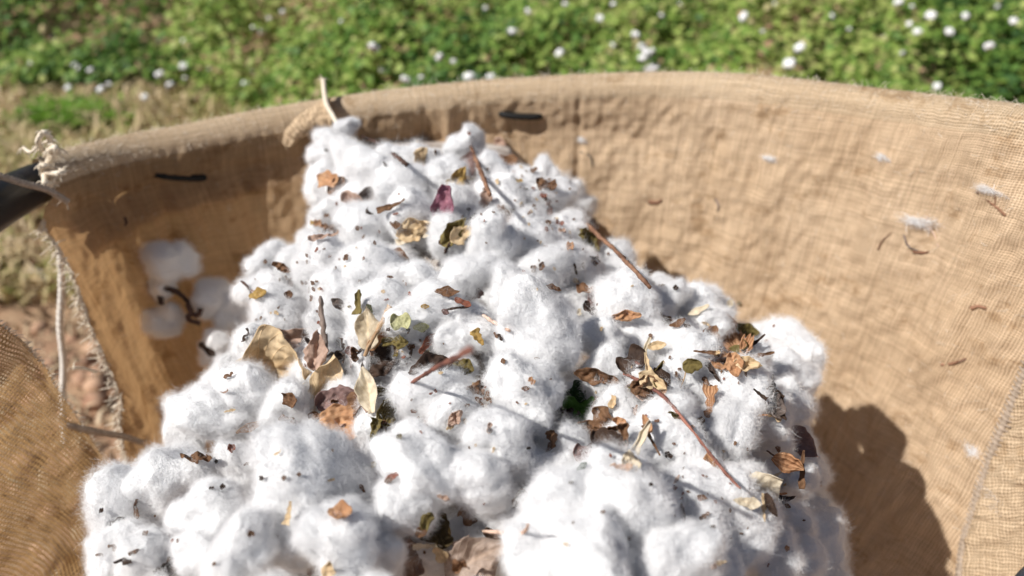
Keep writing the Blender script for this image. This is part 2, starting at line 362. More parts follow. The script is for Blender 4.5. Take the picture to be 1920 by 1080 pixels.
def fibres(V, N, count, seed, ln=(.10, .36), wd=.0019, lift=.2):
    r0 = np.random.default_rng(seed); idx = r0.integers(0, len(V), count); n = N[idx]; cl = sfield(V[idx], 7.0, seed+9)[:, :1]; cl = np.clip(.55+.22*cl, .15, 1.3)
    p = V[idx]+n*(-.09+.18*r0.random((count, 1))**1.6*cl)+r0.normal(size=(count, 3))*.015
    fl = sfield(p, 3.2, seed); fl = np.cross(n, fl); fl /= np.maximum(np.linalg.norm(fl, axis=1, keepdims=True), 1e-6)
    rn = np.cross(n, r0.normal(size=(count, 3))); rn /= np.maximum(np.linalg.norm(rn, axis=1, keepdims=True), 1e-6)
    lf = np.abs(r0.normal(size=(count, 1)))*lift; stray = r0.random((count, 1)) < .012; lf = np.where(stray, lf*.6+.15, lf)
    d = fl*.55+rn*.8+n*(lf-.12); d /= np.linalg.norm(d, axis=1, keepdims=True)
    L = r0.uniform(*ln, (count, 1)); L = np.where(stray, L*1.8, L); S = 4
    wv = np.cross(d, r0.normal(size=(count, 3))); wv /= np.maximum(np.linalg.norm(wv, axis=1, keepdims=True), 1e-6)
    w = wd*r0.uniform(.6, 1.3, (count, 1))*np.where(stray, 1.5, 1.0); pts = []; cur = p; curl = r0.normal(size=(count, 3))
    for k in range(S+1):
        tp = 1-.75*(k/S)**2
        pts.append(cur-wv*w*tp); pts.append(cur+wv*w*tp)
        d = d+curl*.42+r0.normal(size=(count, 3))*.30-n*.08; d /= np.linalg.norm(d, axis=1, keepdims=True); cur = cur+d*L/S
    A = np.stack(pts, 1).reshape(-1, 3); b = np.arange(count)[:, None]*(2*(S+1))
    Fq = np.concatenate([np.stack([b[:, 0]+2*k, b[:, 0]+2*k+1, b[:, 0]+2*k+3, b[:, 0]+2*k+2], 1) for k in range(S)]); return A, Fq
def combo(name, V, Ftri, A, Fq, mats):
    me = bpy.data.meshes.new(name); nt_, nq = len(Ftri), len(Fq); VV = np.concatenate([V, A]).astype(np.float32)
    me.vertices.add(len(VV)); me.vertices.foreach_set('co', VV.ravel())
    li = np.concatenate([Ftri.ravel(), (Fq+len(V)).ravel()]).astype(np.int32); me.loops.add(len(li)); me.loops.foreach_set('vertex_index', li)
    ls = np.concatenate([np.arange(nt_)*3, nt_*3+np.arange(nq)*4]).astype(np.int32); me.polygons.add(nt_+nq); me.polygons.foreach_set('loop_start', ls)
    me.polygons.foreach_set('material_index', np.concatenate([np.zeros(nt_), np.ones(nq)]).astype(np.int32))
    me.polygons.foreach_set('use_smooth', [True]*(nt_+nq)); me.update(calc_edges=True)
    for m in mats: me.materials.append(m)
    return me
NPROTO = 12; protos = []
for s in range(NPROTO):
    V = tuft_shape(ICO5[0], s+1); N = vnorm(V, ICO5[1]); A, Fq = fibres(V, N, 34000, s+100); V = V-N*.07
    protos.append((combo('cotton_tuft', V, ICO5[1], A, Fq, [M_cot, M_fib]), tuft_shape(ICO3[0], s+1)))
big_protos = []
for s in range(6):
    V = tuft_shape(ICO5[0], s+41); N = vnorm(V, ICO5[1]); A, Fq = fibres(V, N, 76000, s+200, ln=(.06, .23), wd=.00125); V = V-N*.06
    big_protos.append((combo('cotton_tuft', V, ICO5[1], A, Fq, [M_cot, M_fib]), tuft_shape(ICO3[0], s+41)))

# ------------------------------------------------------------------ the sack
ZR = CAMZ
rim_uvt = [(-760, 900, .36), (-420, 610, .47), (-160, 430, .58), (0, 330, .66), (110, 285, .735), (220, 258, .785), (340, 236, .815), (480, 208, .84), (620, 185, .855), (760, 166, .865), (900, 152, .868),
           (1040, 143, .860), (1180, 137, .845), (1320, 136, .815), (1460, 145, .775), (1600, 161, .73), (1760, 179, .675), (1920, 197, .62), (2150, 235, .555), (2500, 330, .48), (3000, 540, .41)]
rim = [P(*q) for q in rim_uvt]
PIPE_R = .0150
def rim_at(a): return cr(rim, a)          # a in index units
CEN = Vector((0.01, .33, 0)); BOT_Z = CAMZ-.86
A0, A1 = 4.0, len(rim)-1.0                # the cloth of the back and right wall
def wall_base(a, s):
    r = rim_at(a); q = s**.85*.30; return Vector((r.x+(CEN.x-r.x)*q, r.y+(CEN.y-r.y)*q, r.z+(BOT_Z-r.z)*s-PIPE_R))
_et = []
for _k in range(21):
    _s = _k/20; _b = 3.62
    if _s > .04:
        _best = 9e9
        for _i in range(240):
            _a = 1.6+_i*.0125; _u, _v, _t = proj(wall_base(_a, _s)); _e = abs(_u-np.interp(_v, [390, 480, 600, 730, 870, 1100], [66, 124, 172, 224, 262, 290]))
            if _t > .1 and _e < _best: _best, _b = _e, _a
    _et.append(_b)
def a_edge(s): return cr(_et, s*20)
def wall_pt(a, s, relief=True):
    """s 0 at the rim .. 1 at the bottom"""
    r = rim_at(a); q = s**.85*.30
    tz = (BOT_Z-r.z)*s
    p = Vector((r.x+(CEN.x-r.x)*q, r.y+(CEN.y-r.y)*q, r.z+tz))
    if relief:
        out = Vector((r.x-CEN.x, r.y-CEN.y, 0)).normalized(); al = a*.12
        b = math.sin(min(s/.7, 1)*math.pi)*.014
        b += .014*noise.noise(Vector((al*7, s*3.0, 1)))*min(s*8, 1)+.0065*noise.noise(Vector((al*17, s*7, 4)))*min(s*8, 1)+.0022*noise.noise(Vector((al*36, s*17, 8)))*min(s*12+.2, 1)+.0026*noise.noise(Vector((al*70, s*45, 4)))
        # hanging folds on the shaded left part
        lw = max(0, min(1, (9.6-a)/2.5)); b += lw*.0035*math.sin(a*9.5+2*noise.noise(Vector((a, s*3, 0))))*min(s*9, 1)
        for a0, wd, dp in ((9.18, .10, .012), (9.5, .07, -.012), (9.75, .09, .010), (7.92, .07, .012), (11.35, .05, .006)):
            b += dp*math.exp(-((a-a0-.3*s)/wd)**2)*min(1, s*14+.12)*math.exp(-s*4.0)
        b += .004*math.exp(-((s-.075)/.02)**2)*max(0, min(1, 10.5-a))     # pocket line under the pipe
        p += out*b
    return p
rim_o = empty('burlap_sack', (0.0, .34, 0.39))
tag(rim_o, 'big open sack of tan burlap hung on a black pipe hoop and full of cotton', 'sack')
def sub(o):      # parent with world position kept
    o.parent = rim_o; o.matrix_parent_inverse = Matrix.Translation(-Vector(rim_o.location)); return o
def wall_mesh():
    nu, nv = 620, 250; V, UV = [], []; L = .78
    nw = 14                                                  # rows that wrap over the pipe
    for j in range(nv+nw):
        for i in range(nu):
            if j < nw:
                s = 0; a = a_edge(0)+(A1-a_edge(0))*i/(nu-1); r = rim_at(a); out = Vector((r.x-CEN.x, r.y-CEN.y, 0)).normalized()
                th = math.pi*.93*(1-j/nw)-.0                 # from outer side over the top to the inner side
                rr = PIPE_R+.0035+.0012*noise.noise(Vector((a*9, th*2, 3)))
                base = wall_pt(a, 0)
                p = r+out*(rr*-math.cos(th)*1)+Vector((0, 0, rr*math.sin(th)-rr)); p = Vector((p.x, p.y, p.z))
                # inner point coincides with wall top (th=0): centre shifted so the cloth hangs from its inner side
                vv = -(nw-j)/nw*rr*2.9
            else:
                s = (j-nw)/(nv-1); e = a_edge(s)+.03*noise.noise(Vector((s*40, 0, 0)))+.015*noise.noise(Vector((s*160, 3, 0)))
                a = e+(A1-e)*i/(nu-1); p = wall_pt(a, s); r = rim_at(a); out = Vector((r.x-CEN.x, r.y-CEN.y, 0)).normalized()
                p = p-out*(PIPE_R+.0035)*max(0, 1-s*14*min(1, max(.12, (14.2-a)/2.5)))*1.0-Vector((0, 0, PIPE_R+.0035)) ; vv = s*L
            V.append(p); UV.append((a*.078, vv))
    gf = grid_faces(nu, nv+nw); me = np_mesh('wall_panel', [tuple(v) for v in V], gf, (np.arange(len(gf)) < (nu-1)*(nw+1)).astype(np.int32))
    uvl = me.uv_layers.new(name='UVMap'); li = np.zeros(len(me.loops), np.int32); me.loops.foreach_get('vertex_index', li)
    uvl.data.foreach_set('uv', np.array(UV, np.float32)[li].ravel()); return me
me = wall_mesh(); wall_bvh = BVHTree.FromPolygons([v.co.copy() for v in me.vertices], [tuple(p.vertices) for p in me.polygons])
o = link('back_panel', me, [M_burlap, M_burlap_hem]); sub(o)
# outer hem: a second layer folded outside
def hem_mesh():
    nu, nv = 420, 16; V, UV = [], []
    for j in range(nv):
        for i in range(nu):
            s = j/(nv-1)*(.145-.05*min(1, i/200)+.012*noise.noise(Vector((i*.03, 0, 0)))); a = a_edge(0)+.02+(A1-a_edge(0)-.05)*i/(nu-1); r = rim_at(a)
            out = Vector((r.x-CEN.x, r.y-CEN.y, 0)).normalized(); p = wall_pt(a, s*1.0)
            p = p+out*((PIPE_R+.0035)*max(0, 1-s*9)+.005)-Vector((0, 0, PIPE_R+.0035)); V.append(tuple(p)); UV.append((a*.078+.003, 2+s*.78))
    me = np_mesh('outer_hem', V, grid_faces(nu, nv)); uvl = me.uv_layers.new(name='UVMap'); li = np.zeros(len(me.loops), np.int32); me.loops.foreach_get('vertex_index', li)
    uvl.data.foreach_set('uv', np.array(UV, np.float32)[li].ravel()); return me
sub(link('outer_hem', hem_mesh(), M_burlap_hem))
# front left panel (lofted between its slanting free edge and curves nearer the camera)
edge = [P(*q) for q in [(-260, 330, .53), (-130, 460, .56), (0, 603, .60), (70, 668, .63), (120, 745, .665), (170, 820, .70), (216, 905, .73), (232, 1000, .735), (240, 1150, .73)]]
m1 = [P(*q) for q in [(-420, 500, .50), (-260, 620, .52), (-120, 760, .545), (-60, 830, .565), (-10, 900, .59), (50, 960, .62), (95, 1020, .645), (110, 1100, .65), (110, 1260, .65)]]
m2 = [P(*q) for q in [(-600, 700, .44), (-440, 830, .45), (-300, 960, .465), (-240, 1040, .48), (-200, 1120, .50), (-150, 1180, .52), (-100, 1250, .54), (-90, 1330, .55), (-90, 1460, .55)]]
m3 = [P(*q) for q in [(-800, 1000, .38), (-650, 1140, .39), (-500, 1250, .40), (-430, 1340, .41), (-380, 1400, .42), (-330, 1470, .43), (-300, 1540, .44), (-280, 1600, .45), (-280, 1700, .45)]]
def front_panel():
    nu, nv = 150, 260; V, UV = [], []
    for j in range(nv):
        y = j/(nv-1)*8
        c = [cr(k, y) for k in (edge, m1, m2, m3)]
        for i in range(nu):
            x = i/(nu-1)*3; p = cr(c, x); nrm = Vector((.7, -.3, .6)).normalized()
            p = p+nrm*(.006*math.sin(x*6+1.4*y)*min(1, x*3)*.6+.004*noise.noise(Vector((x*5, y*2.2, 0)))+.007*math.exp(-((x-.16)/.06)**2))
            if i == 0: p = p+Vector((.002*noise.noise(Vector((y*30, 1, 1))), 0, 0))
            V.append(tuple(p)); UV.append((x*.085+y*.012, y*.055))
    me = np_mesh('front_panel', V, grid_faces(nu, nv)); uvl = me.uv_layers.new(name='UVMap'); li = np.zeros(len(me.loops), np.int32); me.loops.foreach_get('vertex_index', li)
    uvl.data.foreach_set('uv', np.array(UV, np.float32)[li].ravel()); return me
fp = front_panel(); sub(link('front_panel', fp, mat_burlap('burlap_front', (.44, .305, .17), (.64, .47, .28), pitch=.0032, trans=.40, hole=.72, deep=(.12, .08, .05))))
fp_bvh = BVHTree.FromPolygons([v.co.copy() for v in fp.vertices], [tuple(p.vertices) for p in fp.polygons])
def cast(bvh, u, v):
    d = ray(u, v).normalized(); h = bvh.ray_cast(CAM, d)
    if h[0] is None: return None, None
    n = h[1]; n = -n if n.dot(d) > 0 else n; return h[0], n
# frayed edge threads on both cut edges
def fray(name, curve, n, out, ln, parent, thick=.0006):
    V, Fs = [], []
    for k in range(n):
        p = curve((k+random.random())/n); d = (out+Vector((random.gauss(0, .5), random.gauss(0, .5), random.gauss(0, .5)))).normalized(); L = ln*random.uniform(.3, 1.4)
        pts = [p-d*.002, p+d*L*.5+Vector((0, 0, random.gauss(0, L*.15))), p+d*L+Vector((random.gauss(0, L*.3), random.gauss(0, L*.2), -L*.3))]
        a, b = tube(pts, [thick, thick*.8, thick*.5], seg=4, sub=2, cap=False); Fs += [tuple(i+len(V) for i in f) for f in b]; V += a
    me = bpy.data.meshes.new(name); me.from_pydata(V, [], Fs); me.update(); return sub(link(name, me, M_twine))
def wedge(s, off=.01):
    a = a_edge(s); p = wall_pt(a, s); r = rim_at(a); o_ = Vector((r.x-CEN.x, r.y-CEN.y, 0)).normalized()
    return p-o_*(PIPE_R+.0035)*max(0, 1-s*14)-Vector((0, 0, PIPE_R+.0035))
fray('frayed_edge', lambda x: wedge(.05+x*.75), 420, Vector((-.6, -.5, 0)), .008, None)
fray('frayed_edge', lambda x: cr(edge, x*7.5), 200, Vector((.5, .5, .2)), .004, None)

def cloth_fuzz():
    V, Fs = [], []
    for k in range(9000):
        if k < 3500: a = random.uniform(3.7, 17.5); s_ = 0; r = rim_at(a); out = Vector((r.x-CEN.x, r.y-CEN.y, 0)).normalized(); th = random.uniform(0, 2.6); p = r+out*(-math.cos(th))*(PIPE_R+.003)+Vector((0, 0, (PIPE_R+.003)*(math.sin(th)-1))); n = (-out*math.cos(th)+Vector((0, 0, math.sin(th)))).normalized()
        else:
            p, n = cast(wall_bvh, random.uniform(60, 1920), random.uniform(130, 1080))
            if p is None: continue
        d = (Vector((random.gauss(0, 1), random.gauss(0, 1), random.gauss(0, 1)))*.8+n*.35).normalized(); L = random.uniform(.002, .009); w_ = d.cross(FWD).normalized()*random.uniform(.00006, .00016); c = p; b = len(V)
        for q in range(3):
            V += [c-w_, c+w_]; d = (d+Vector((random.gauss(0, .35), random.gauss(0, .35), random.gauss(0, .35)))-n*.15).normalized(); c = c+d*L/2
        Fs += [(b, b+1, b+3, b+2), (b+2, b+3, b+5, b+4)]
    me = bpy.data.meshes.new('loose_fibres'); me.from_pydata([tuple(v) for v in V], [], Fs); me.update(); sub(link('loose_fibres', me, M_twine))
cloth_fuzz()
# pipe hoop (bare at the left, inside the cloth elsewhere)
pp = []
for k in range(0, len(rim)):
    r = rim[k]; pp.append(r-Vector((0, 0, PIPE_R+.0035)))
o = empty('pipe_hoop', pp[3]); tag(o, 'black round pipe carrying the rim of the burlap sack at the far left', 'pipe')
t = tube_obj('hoop_tube', [p-Vector(pp[3]) for p in pp], PIPE_R, M_pipe, o, seg=20, sub=8)
t2 = tube_obj('lower_rail', [P(-300, 600, .50)-pp[3], P(-120, 460, .575)-pp[3], P(-20, 390, .64)-pp[3], P(70, 344, .725)-pp[3]], [.020, .020, .0195, .018], M_pipe, o, seg=18, sub=8)

# black bands showing through the slits
for (u0, v0, u1, v1, r_, lab) in ((293, 328, 385, 334, .0038, 'short black rubber band pushed through the shaded burlap at the left'), (938, 214, 1014, 219, .0036, 'short black rubber band in a slit of the burlap behind the heap top')):
    pts = []
    for k in range(5):
        f = k/4; p, n = cast(wall_bvh, u0+(u1-u0)*f, v0+(v1-v0)*f+2.5*math.sin(f*3.14)); pts.append((p, n))
    pa, pb, nn = pts[0][0], pts[4][0], pts[2][1]; pts = [pa+(pb-pa)*q+nn*(.0016-.0035*abs(2*q-1)**4) for q in (0, .12, .35, .65, .88, 1)]
    ob = tube_obj('rubber_band', pts, r_, M_band, seg=12, sub=6); tag(ob, lab, 'rubber band', 'black bands holding the hem')

# seam on the right wall
def seam():
    uvs = [(1955, 600), (1925, 690), (1893, 770), (1860, 850), (1835, 930), (1812, 1005), (1800, 1090), (1790, 1200)]; pts = []
    for u, v in uvs:
        p, n = cast(wall_bvh, u, v)
        if p is not None: pts.append((p, n))
    V, Fs = [], []; path = [p+n*.0006 for p, n in pts]; a, b = tube(path, .0028, seg=8, sub=14, wob=.5); V += a; Fs += b
    N = (len(pts)-1)*9
    for k in range(N):
        x = k/9; p = cr(path, x); i = min(int(x), len(pts)-1); n = pts[i][1]; d = (cr(path, min(x+.1, len(path)-1))-cr(path, max(x-.1, 0))).normalized(); s = n.cross(d).normalized()
        q = [p-s*.005+n*.0005, p+n*.0035+d*.002, p+s*.006+n*.0005+d*.003]; a, b = tube(q, .0009, seg=5, sub=3); Fs += [tuple(i2+len(V) for i2 in f) for f in b]; V += a
    me = bpy.data.meshes.new('seam'); me.from_pydata(V, [], Fs); me.update(); sub(link('seam', me, M_cord))
    # doubled cloth right of the seam
    nu, nv = 60, 120; VV, UV = [], []
    for j in range(nv):
        v = 560+j/(nv-1)*700; ue = np.interp(v, [q[1] for q in uvs], [q[0] for q in uvs])
        for i in range(nu):
            u = ue+i/(nu-1)*420; p, n = cast(wall_bvh, u, v)
            if p is None: p, n = VV_last
            VV_last = (p, n); p = p+n*(.0025+.0022*abs(noise.noise(Vector((u*.02, v*.045, 0))))*2+.002*noise.noise(Vector((u*.06, v*.10, 5)))) if i else p+n*.0002
            VV.append(tuple(p)); UV.append((u*.00042, v*.0004))
    me = np_mesh('doubled_patch', VV, grid_faces(nu, nv)); uvl = me.uv_layers.new(name='UVMap'); li = np.zeros(len(me.loops), np.int32); me.loops.foreach_get('vertex_index', li)
    uvl.data.foreach_set('uv', np.array(UV, np.float32)[li].ravel()); sub(link('doubled_patch', me, M_burlap_hem))
seam()

# twine and cords at the left
def twine(name, pts, r, mat, label, cat='twine', ends=0, kind=None):
    V, Fs = [], []; n = (len(pts)-1)*16
    for st in range(3):                                       # three plied strands
        path = []
        for k in range(n+1):
            x = k/16; p = cr(pts, x); d = (cr(pts, min(x+.05, len(pts)-1))-cr(pts, max(x-.05, 0))).normalized(); s = d.cross(Vector((.1, .2, 1))).normalized(); t_ = s.cross(d); an = x*14+st*2.094
            path.append(p+(s*math.cos(an)+t_*math.sin(an))*r*.38)
        a, b = tube(path, r*.62, seg=6, sub=1); Fs += [tuple(i+len(V) for i in f) for f in b]; V += a
    for e in range(ends):
        p = (pts[-1] if e % 2 else pts[0]) if ends < 60 else random.choice(pts); d = Vector((random.gauss(0, 1), random.gauss(0, 1), random.gauss(0, .7))).normalized()
        L = random.uniform(.003, .010); a, b = tube([p, p+d*L*.5, p+d*L+Vector((0, 0, -.004))], [.0005, .0005, .0003], seg=4, sub=3); Fs += [tuple(i+len(V) for i in f) for f in b]; V += a
    me = bpy.data.meshes.new(name); me.from_pydata(V, [], Fs); me.update(); o = link(name, me, mat); tag(o, label, cat); return o
kt = .70
loop = []
for k in range(30):
    an = k*.85; cx, cy_ = 92-6*math.sin(k*.3), 300+34*math.sin(k*.19-.4); loop.append(P(cx+12*math.cos(an)+random.gauss(0, 4), cy_+13*math.sin(an)+random.gauss(0, 4), kt-.018+.012*math.sin(an*1.3)))
twine('twine_knot', loop, .0026, M_twine, 'frayed pale twine knot tying the burlap to the black pipe', ends=120)
twine('twine_tail', [P(98, 262, kt-.01), P(75, 272, kt-.01), P(58, 285, kt), P(44, 277, kt+.01)], .0016, M_twine, 'thin loose twine end sticking out left above the black pipe', ends=14)
twine('cord', [P(-40, 322, .62), P(0, 330, .63), P(45, 344, .645), P(90, 356, .66), P(126, 378, .675)], .0031, M_cord, 'stiff pale grey cord crossing in front of the black pipe', 'cord', ends=6)
twine('hanging_cord', [P(113, 470, .80), P(116, 540, .83), P(113, 610, .85), P(119, 680, .87), P(118, 745, .88), P(122, 830, .90)], .0040, mat_simple('white_cord', (.66, .62, .56), (.82, .78, .72), 200, .9, .5, .001), 'white cord hanging straight down in the gap of the sack', 'cord')
twine('lacing_cord', [P(110, 786, .665), P(142, 801, .672), P(190, 811, .70), P(230, 818, .73), P(264, 829, .765)], .0032, M_cord, 'short grey cord lacing the two burlap edges together', 'cord', ends=8)
twine('edge_cord', [P(138, 690, .70), P(156, 691, .72), P(180, 697, .745)], .0018, M_twine, 'tiny pale cord stub on the frayed burlap edge', 'cord', ends=6)

# torn tuck in the hem left of the heap top
def tuck():
    V, UV = [], []; nu, nv = 50, 26
    top = [(528, 262), (540, 236), (566, 214), (600, 196), (622, 188)]; bot = [(540, 270), (556, 252), (578, 242), (600, 238), (626, 240)]
    for j in range(nv):
        for i in range(nu):
            x = i/(nu-1)*4; y = j/(nv-1); a = cr([Vector((*q, 0)) for q in top], x); b = cr([Vector((*q, 0)) for q in bot], x); q = a+(b-a)*y
            p, n = cast(wall_bvh, q.x, q.y)
            p = p+n*(.004+.016*math.sin(y*2.3)*(.4+.6*x/4)+.003*noise.noise(Vector((x*3, y*4, 0)))); V.append(tuple(p)); UV.append((x*.013, y*.03))
    me = np_mesh('torn_fold', V, grid_faces(nu, nv)); uvl = me.uv_layers.new(name='UVMap'); li = np.zeros(len(me.loops), np.int32); me.loops.foreach_get('vertex_index', li)
    uvl.data.foreach_set('uv', np.array(UV, np.float32)[li].ravel()); sub(link('torn_fold', me, M_burlap_hem))
    pts = [P(606, 150, .845), P(608, 172, .838), P(612, 195, .826), P(622, 214, .82), P(634, 236, .80)]
    twine('twisted_string', pts, .0028, M_twine, 'twisted pale string tied over the rim left of the topmost cotton', 'twine', ends=10)
tuck()

# ------------------------------------------------------------------ cotton heap
VC = [100, 200, 300, 440, 482, 600, 700, 850, 1000, 1200]; UCc = [800, 805, 808, 845, 820, 905, 965, 900, 845, 845]; HW = [200, 225, 236, 258, 360, 490, 585, 625, 700, 720]
def depth(u, v):
    t = .300/(math.sin(PITCH)-(540-v)/F*math.cos(PITCH)); e = (u-np.interp(v, VC, UCc))/np.interp(v, VC, HW)
    lp = [0, 0.0][0]
    return t*(1+.20*min(abs(e), 1.25)**2.6)
tufts = [ # u, v, r(px), extra depth
 (648,231,25,-.01),(607,288,42,0),(626,262,38,0),(655,290,52,0),(742,318,46,.02),(800,292,30,.02),(775,322,42,.02),(888,256,36,0),(862,272,42,.01),(920,308,46,0),(980,345,40,0),(1018,325,30,0),(1072,380,34,.02),(1046,376,32,0),
 (612,345,42,0),(690,345,62,0),(762,345,52,0),(832,335,50,0),(625,408,42,0),(612,430,34,0),(692,420,64,0),(775,405,62,0),(862,400,60,0),(940,380,60,0),(1010,392,52,0),(1055,440,50,0),(1000,455,62,0),(920,460,66,-.01),(845,455,52,.01),
 (504,492,42,0),(560,492,46,0),(492,545,42,0),(522,592,60,0),(602,505,62,0),(682,500,66,-.01),(640,562,58,0),(742,520,58,0),(800,585,68,-.01),(862,622,56,0),(765,630,60,0),(700,580,58,0),(880,515,52,0),(955,540,48,0),(1030,505,56,0),(1096,520,60,.03),(1150,500,46,.04),
 (1025,622,84,-.03),(1128,640,52,.01),(1180,590,64,.01),(1240,568,46,.01),(1242,536,28,.03),(1312,592,52,.02),(1330,580,44,.02),(1215,640,52,.02),(1290,655,54,0),(1480,652,64,.03),(1500,715,40,.02),(1300,695,60,-.01),(1370,740,70,-.015),(1425,780,62,0),(1400,690,52,0),(1350,805,66,-.01),(1440,690,50,.02),(1460,760,48,.02),
 (480,660,62,0),(434,700,42,.01),(400,780,78,-.005),(470,740,62,0),(540,765,62,.01),(350,820,48,.01),(330,910,88,.005),(236,962,70,0),(226,1030,66,0),(290,1050,72,-.005),(400,960,78,-.01),(450,1035,74,-.02),(375,1040,60,-.01),(200,1090,50,0),(585,885,122,-.03),(645,1000,92,-.015),(540,1010,82,0),(702,1050,58,.01),(605,690,50,.02),(455,880,52,.02),
 (805,740,66,-.01),(850,790,56,-.005),(785,862,82,-.025),(770,945,62,-.005),(860,710,48,.01),(930,820,80,-.015),(895,905,80,-.01),(955,730,62,-.01),(1015,712,52,-.01),(990,780,56,0),(1000,900,84,.025),(1080,870,62,.02),(1060,965,108,-.02),(1180,960,128,-.03),(1300,955,108,-.015),(1385,1000,82,-.01),(1010,1035,62,-.01),(1110,1060,92,-.03),(1250,1055,102,-.03),(1400,905,52,0),(1452,1050,68,.01),(1470,975,58,.03),(1490,900,42,.04),(1492,1045,48,.03),(1208,835,72,-.01),(1150,785,52,.01),(1255,805,62,-.01),(1285,865,62,-.01),(1130,700,52,.01),(1230,740,56,0),(1500,830,36,.06),(1440,850,50,.03),
 (1420,740,74,.08),(1475,775,58,.10),(1450,860,84,.10),(1470,950,84,.11),(1490,1010,88,.12),(1500,1090,90,.12),(1530,1190,100,.06),(1440,1200,100,.0),(300,1180,90,0),(480,1190,95,-.01),(660,1170,90,-.01),(840,1170,90,0),(1010,1190,90,-.01),(1180,1200,100,-.02),(1330,1210,90,0),(420,1300,90,.02),(640,1310,90,.01),(860,1310,95,.01),(1080,1320,90,.01),(1290,1330,90,.02),(1400,660,60,.09),(700,790,56,.03),(640,760,60,.03),(690,660,60,.02),(750,700,50,.04),(1180,690,50,.05),(1080,760,48,.05),(820,1040,70,.04),(900,1040,70,.04),(960,980,50,.03),(1340,1070,80,-.01),(620,640,52,.015)]  # right flank tufts at the start: hidden extras that widen the cast shadow
M_core = M_cot
rs = random.Random(11); tuft_objs = []; bv, bf = [], []
def put_tuft(u, v, rpx, ext, sx=None, t=None):
    if t is None: t = depth(u, v)+ext+.010
    r = rpx/F*t*(1.05 if v > 320 else .92); me, lo = protos[rs.randrange(NPROTO)] if rpx < 72 else big_protos[rs.randrange(6)]
    c = P(u, v, t+r*(.62 if rpx > 60 else .8))
    # keep inside the sack wall
    o = bpy.data.objects.new('cotton_tuft', me); C.objects.link(o)
    q = Vector((rs.gauss(0, 1), rs.gauss(0, 1), rs.gauss(0, 1), )).to_track_quat('Z', 'Y'); o.rotation_mode = 'QUATERNION'; o.rotation_quaternion = q
    sc = Vector((r*rs.uniform(.85, 1.3), r*rs.uniform(.85, 1.3), r*rs.uniform(.75, 1.0))); o.location = c; o.scale = sc
    Mx = Matrix.LocRotScale(c, q, sc); b = len(bv); bv.extend([Mx@Vector(p) for p in lo]); bf.extend([tuple(int(i)+b for i in f) for f in ICO3[1]])
    tuft_objs.append((o, u, v, rpx)); return o
for (u, v, r, e) in tufts: put_tuft(u, v+(10 if v < 320 else 0), r, e)
# fill tufts just under the surface
for k in range(130):
    v = rs.uniform(345, 1120); uc = np.interp(v, VC, UCc); hw = np.interp(v, VC, HW); u = uc+rs.uniform(-.9, .9)*hw*(.88 if v < 520 else 1)
    put_tuft(u, v, rs.uniform(34, 62), rs.uniform(.055, .085))
cot_bvh = BVHTree.FromPolygons(bv, bf)
# packed mass below; its brown mix is leaf trash plus gap shade in colour
def core():
    nu, nv = 90, 90; V = []
    for j in range(nv):
        v = 230+j/(nv-1)*1000; uc = np.interp(v, VC, UCc); hw = np.interp(v, VC, HW)
        for i in range(nu):
            e = -1+2*i/(nu-1); u = uc+e*hw*.84; tt = depth(u, v)+.085+.20*max(0, abs(e)-.75)/.25+.25*max(0, (290-v)/60)
            p = P(u, v, tt); p = p+ray(u, v)*.02*noise.noise(p*18)
            if abs(e) > .9: p = Vector((p.x, p.y, min(p.z, CAMZ-.42-4*(abs(e)-.9))))
            if v > 1150: p = Vector((p.x, p.y, p.z-(v-1150)*.006))
            V.append(tuple(p))
    me = np_mesh('packed_cotton', V, grid_faces(nu, nv)); o = link('packed_cotton', me, mat_simple('trash_shade_cotton', (.22, .16, .12), (.78, .75, .71), 26, 1, .6, .006)); tag(o, 'packed white cotton filling the sack beneath the loose tufts', 'cotton', kind='stuff')
core()

def surf(u, v):
    p, n = cast(cot_bvh, u, v)
    if p is None: p, n = cast(wall_bvh, u, v)
    if p is None: p, n = P(u, v, depth(u, v)), -FWD
    return p, n

# loose tufts on the left wall
extra_tufts = []
def lint_mesh(seed):
    r0 = np.random.default_rng(seed); cc = r0.normal(size=(5, 3))*np.array([.5, .4, .05]); p = cc[r0.integers(0, 5, 900)]+r0.normal(size=(900, 3))*np.array([.28, .2, .07]); n = np.tile([0, 0, 1.0], (900, 1))
    A, Fq = fibres(p, n, 900, seed, ln=(.3, 1.2), wd=.012, lift=.1); me = np_mesh('lint', A, Fq); me.materials.append(M_fib); return me
def wall_lint(u, v, r, ex, label, squash=1.0):
    p, n = cast(wall_bvh, u, v)
    if p is None: p, n = P(u, v, .85), Vector((0, -.3, 1)).normalized()
    t = proj(p)[2]; rr = r/F*t; o = bpy.data.objects.new('lint_wisp', lint_mesh(ex+5)); C.objects.link(o); o.location = p+n*rr*.12; o.rotation_mode = 'QUATERNION'
    o.rotation_quaternion = n.to_track_quat('Z', 'Y'); o.scale = (rr, rr*squash, rr); tag(o, label, 'lint', 'lint wisps on the burlap')
def wall_tuft(u, v, r, ex, label, squash=1.0, dt=.0):
    p, n = cast(wall_bvh, u, v); t = (proj(p)[2] if p is not None else .85)-dt; me, lo = protos[ex % NPROTO]; rr = r/F*t
    o = bpy.data.objects.new('cotton_tuft', me); C.objects.link(o); o.location = P(u, v, t-rr*.35); o.scale = (rr, rr*squash, rr); o.rotation_euler = (ex*1.3, 0, ex*.7)
    tag(o, label, 'cotton', 'loose cotton tufts stuck to the burlap'); extra_tufts.append(o); return o
wall_tuft(312, 488, 44, 3, 'large greyish cotton tuft stuck to the shaded burlap at the left', 1.25)
wall_tuft(300, 535, 34, 5, 'smaller dim tuft just under the large greyish one on the left burlap')
wall_tuft(310, 603, 40, 2, 'greyish cotton tuft hanging below the dark burr on the left burlap')
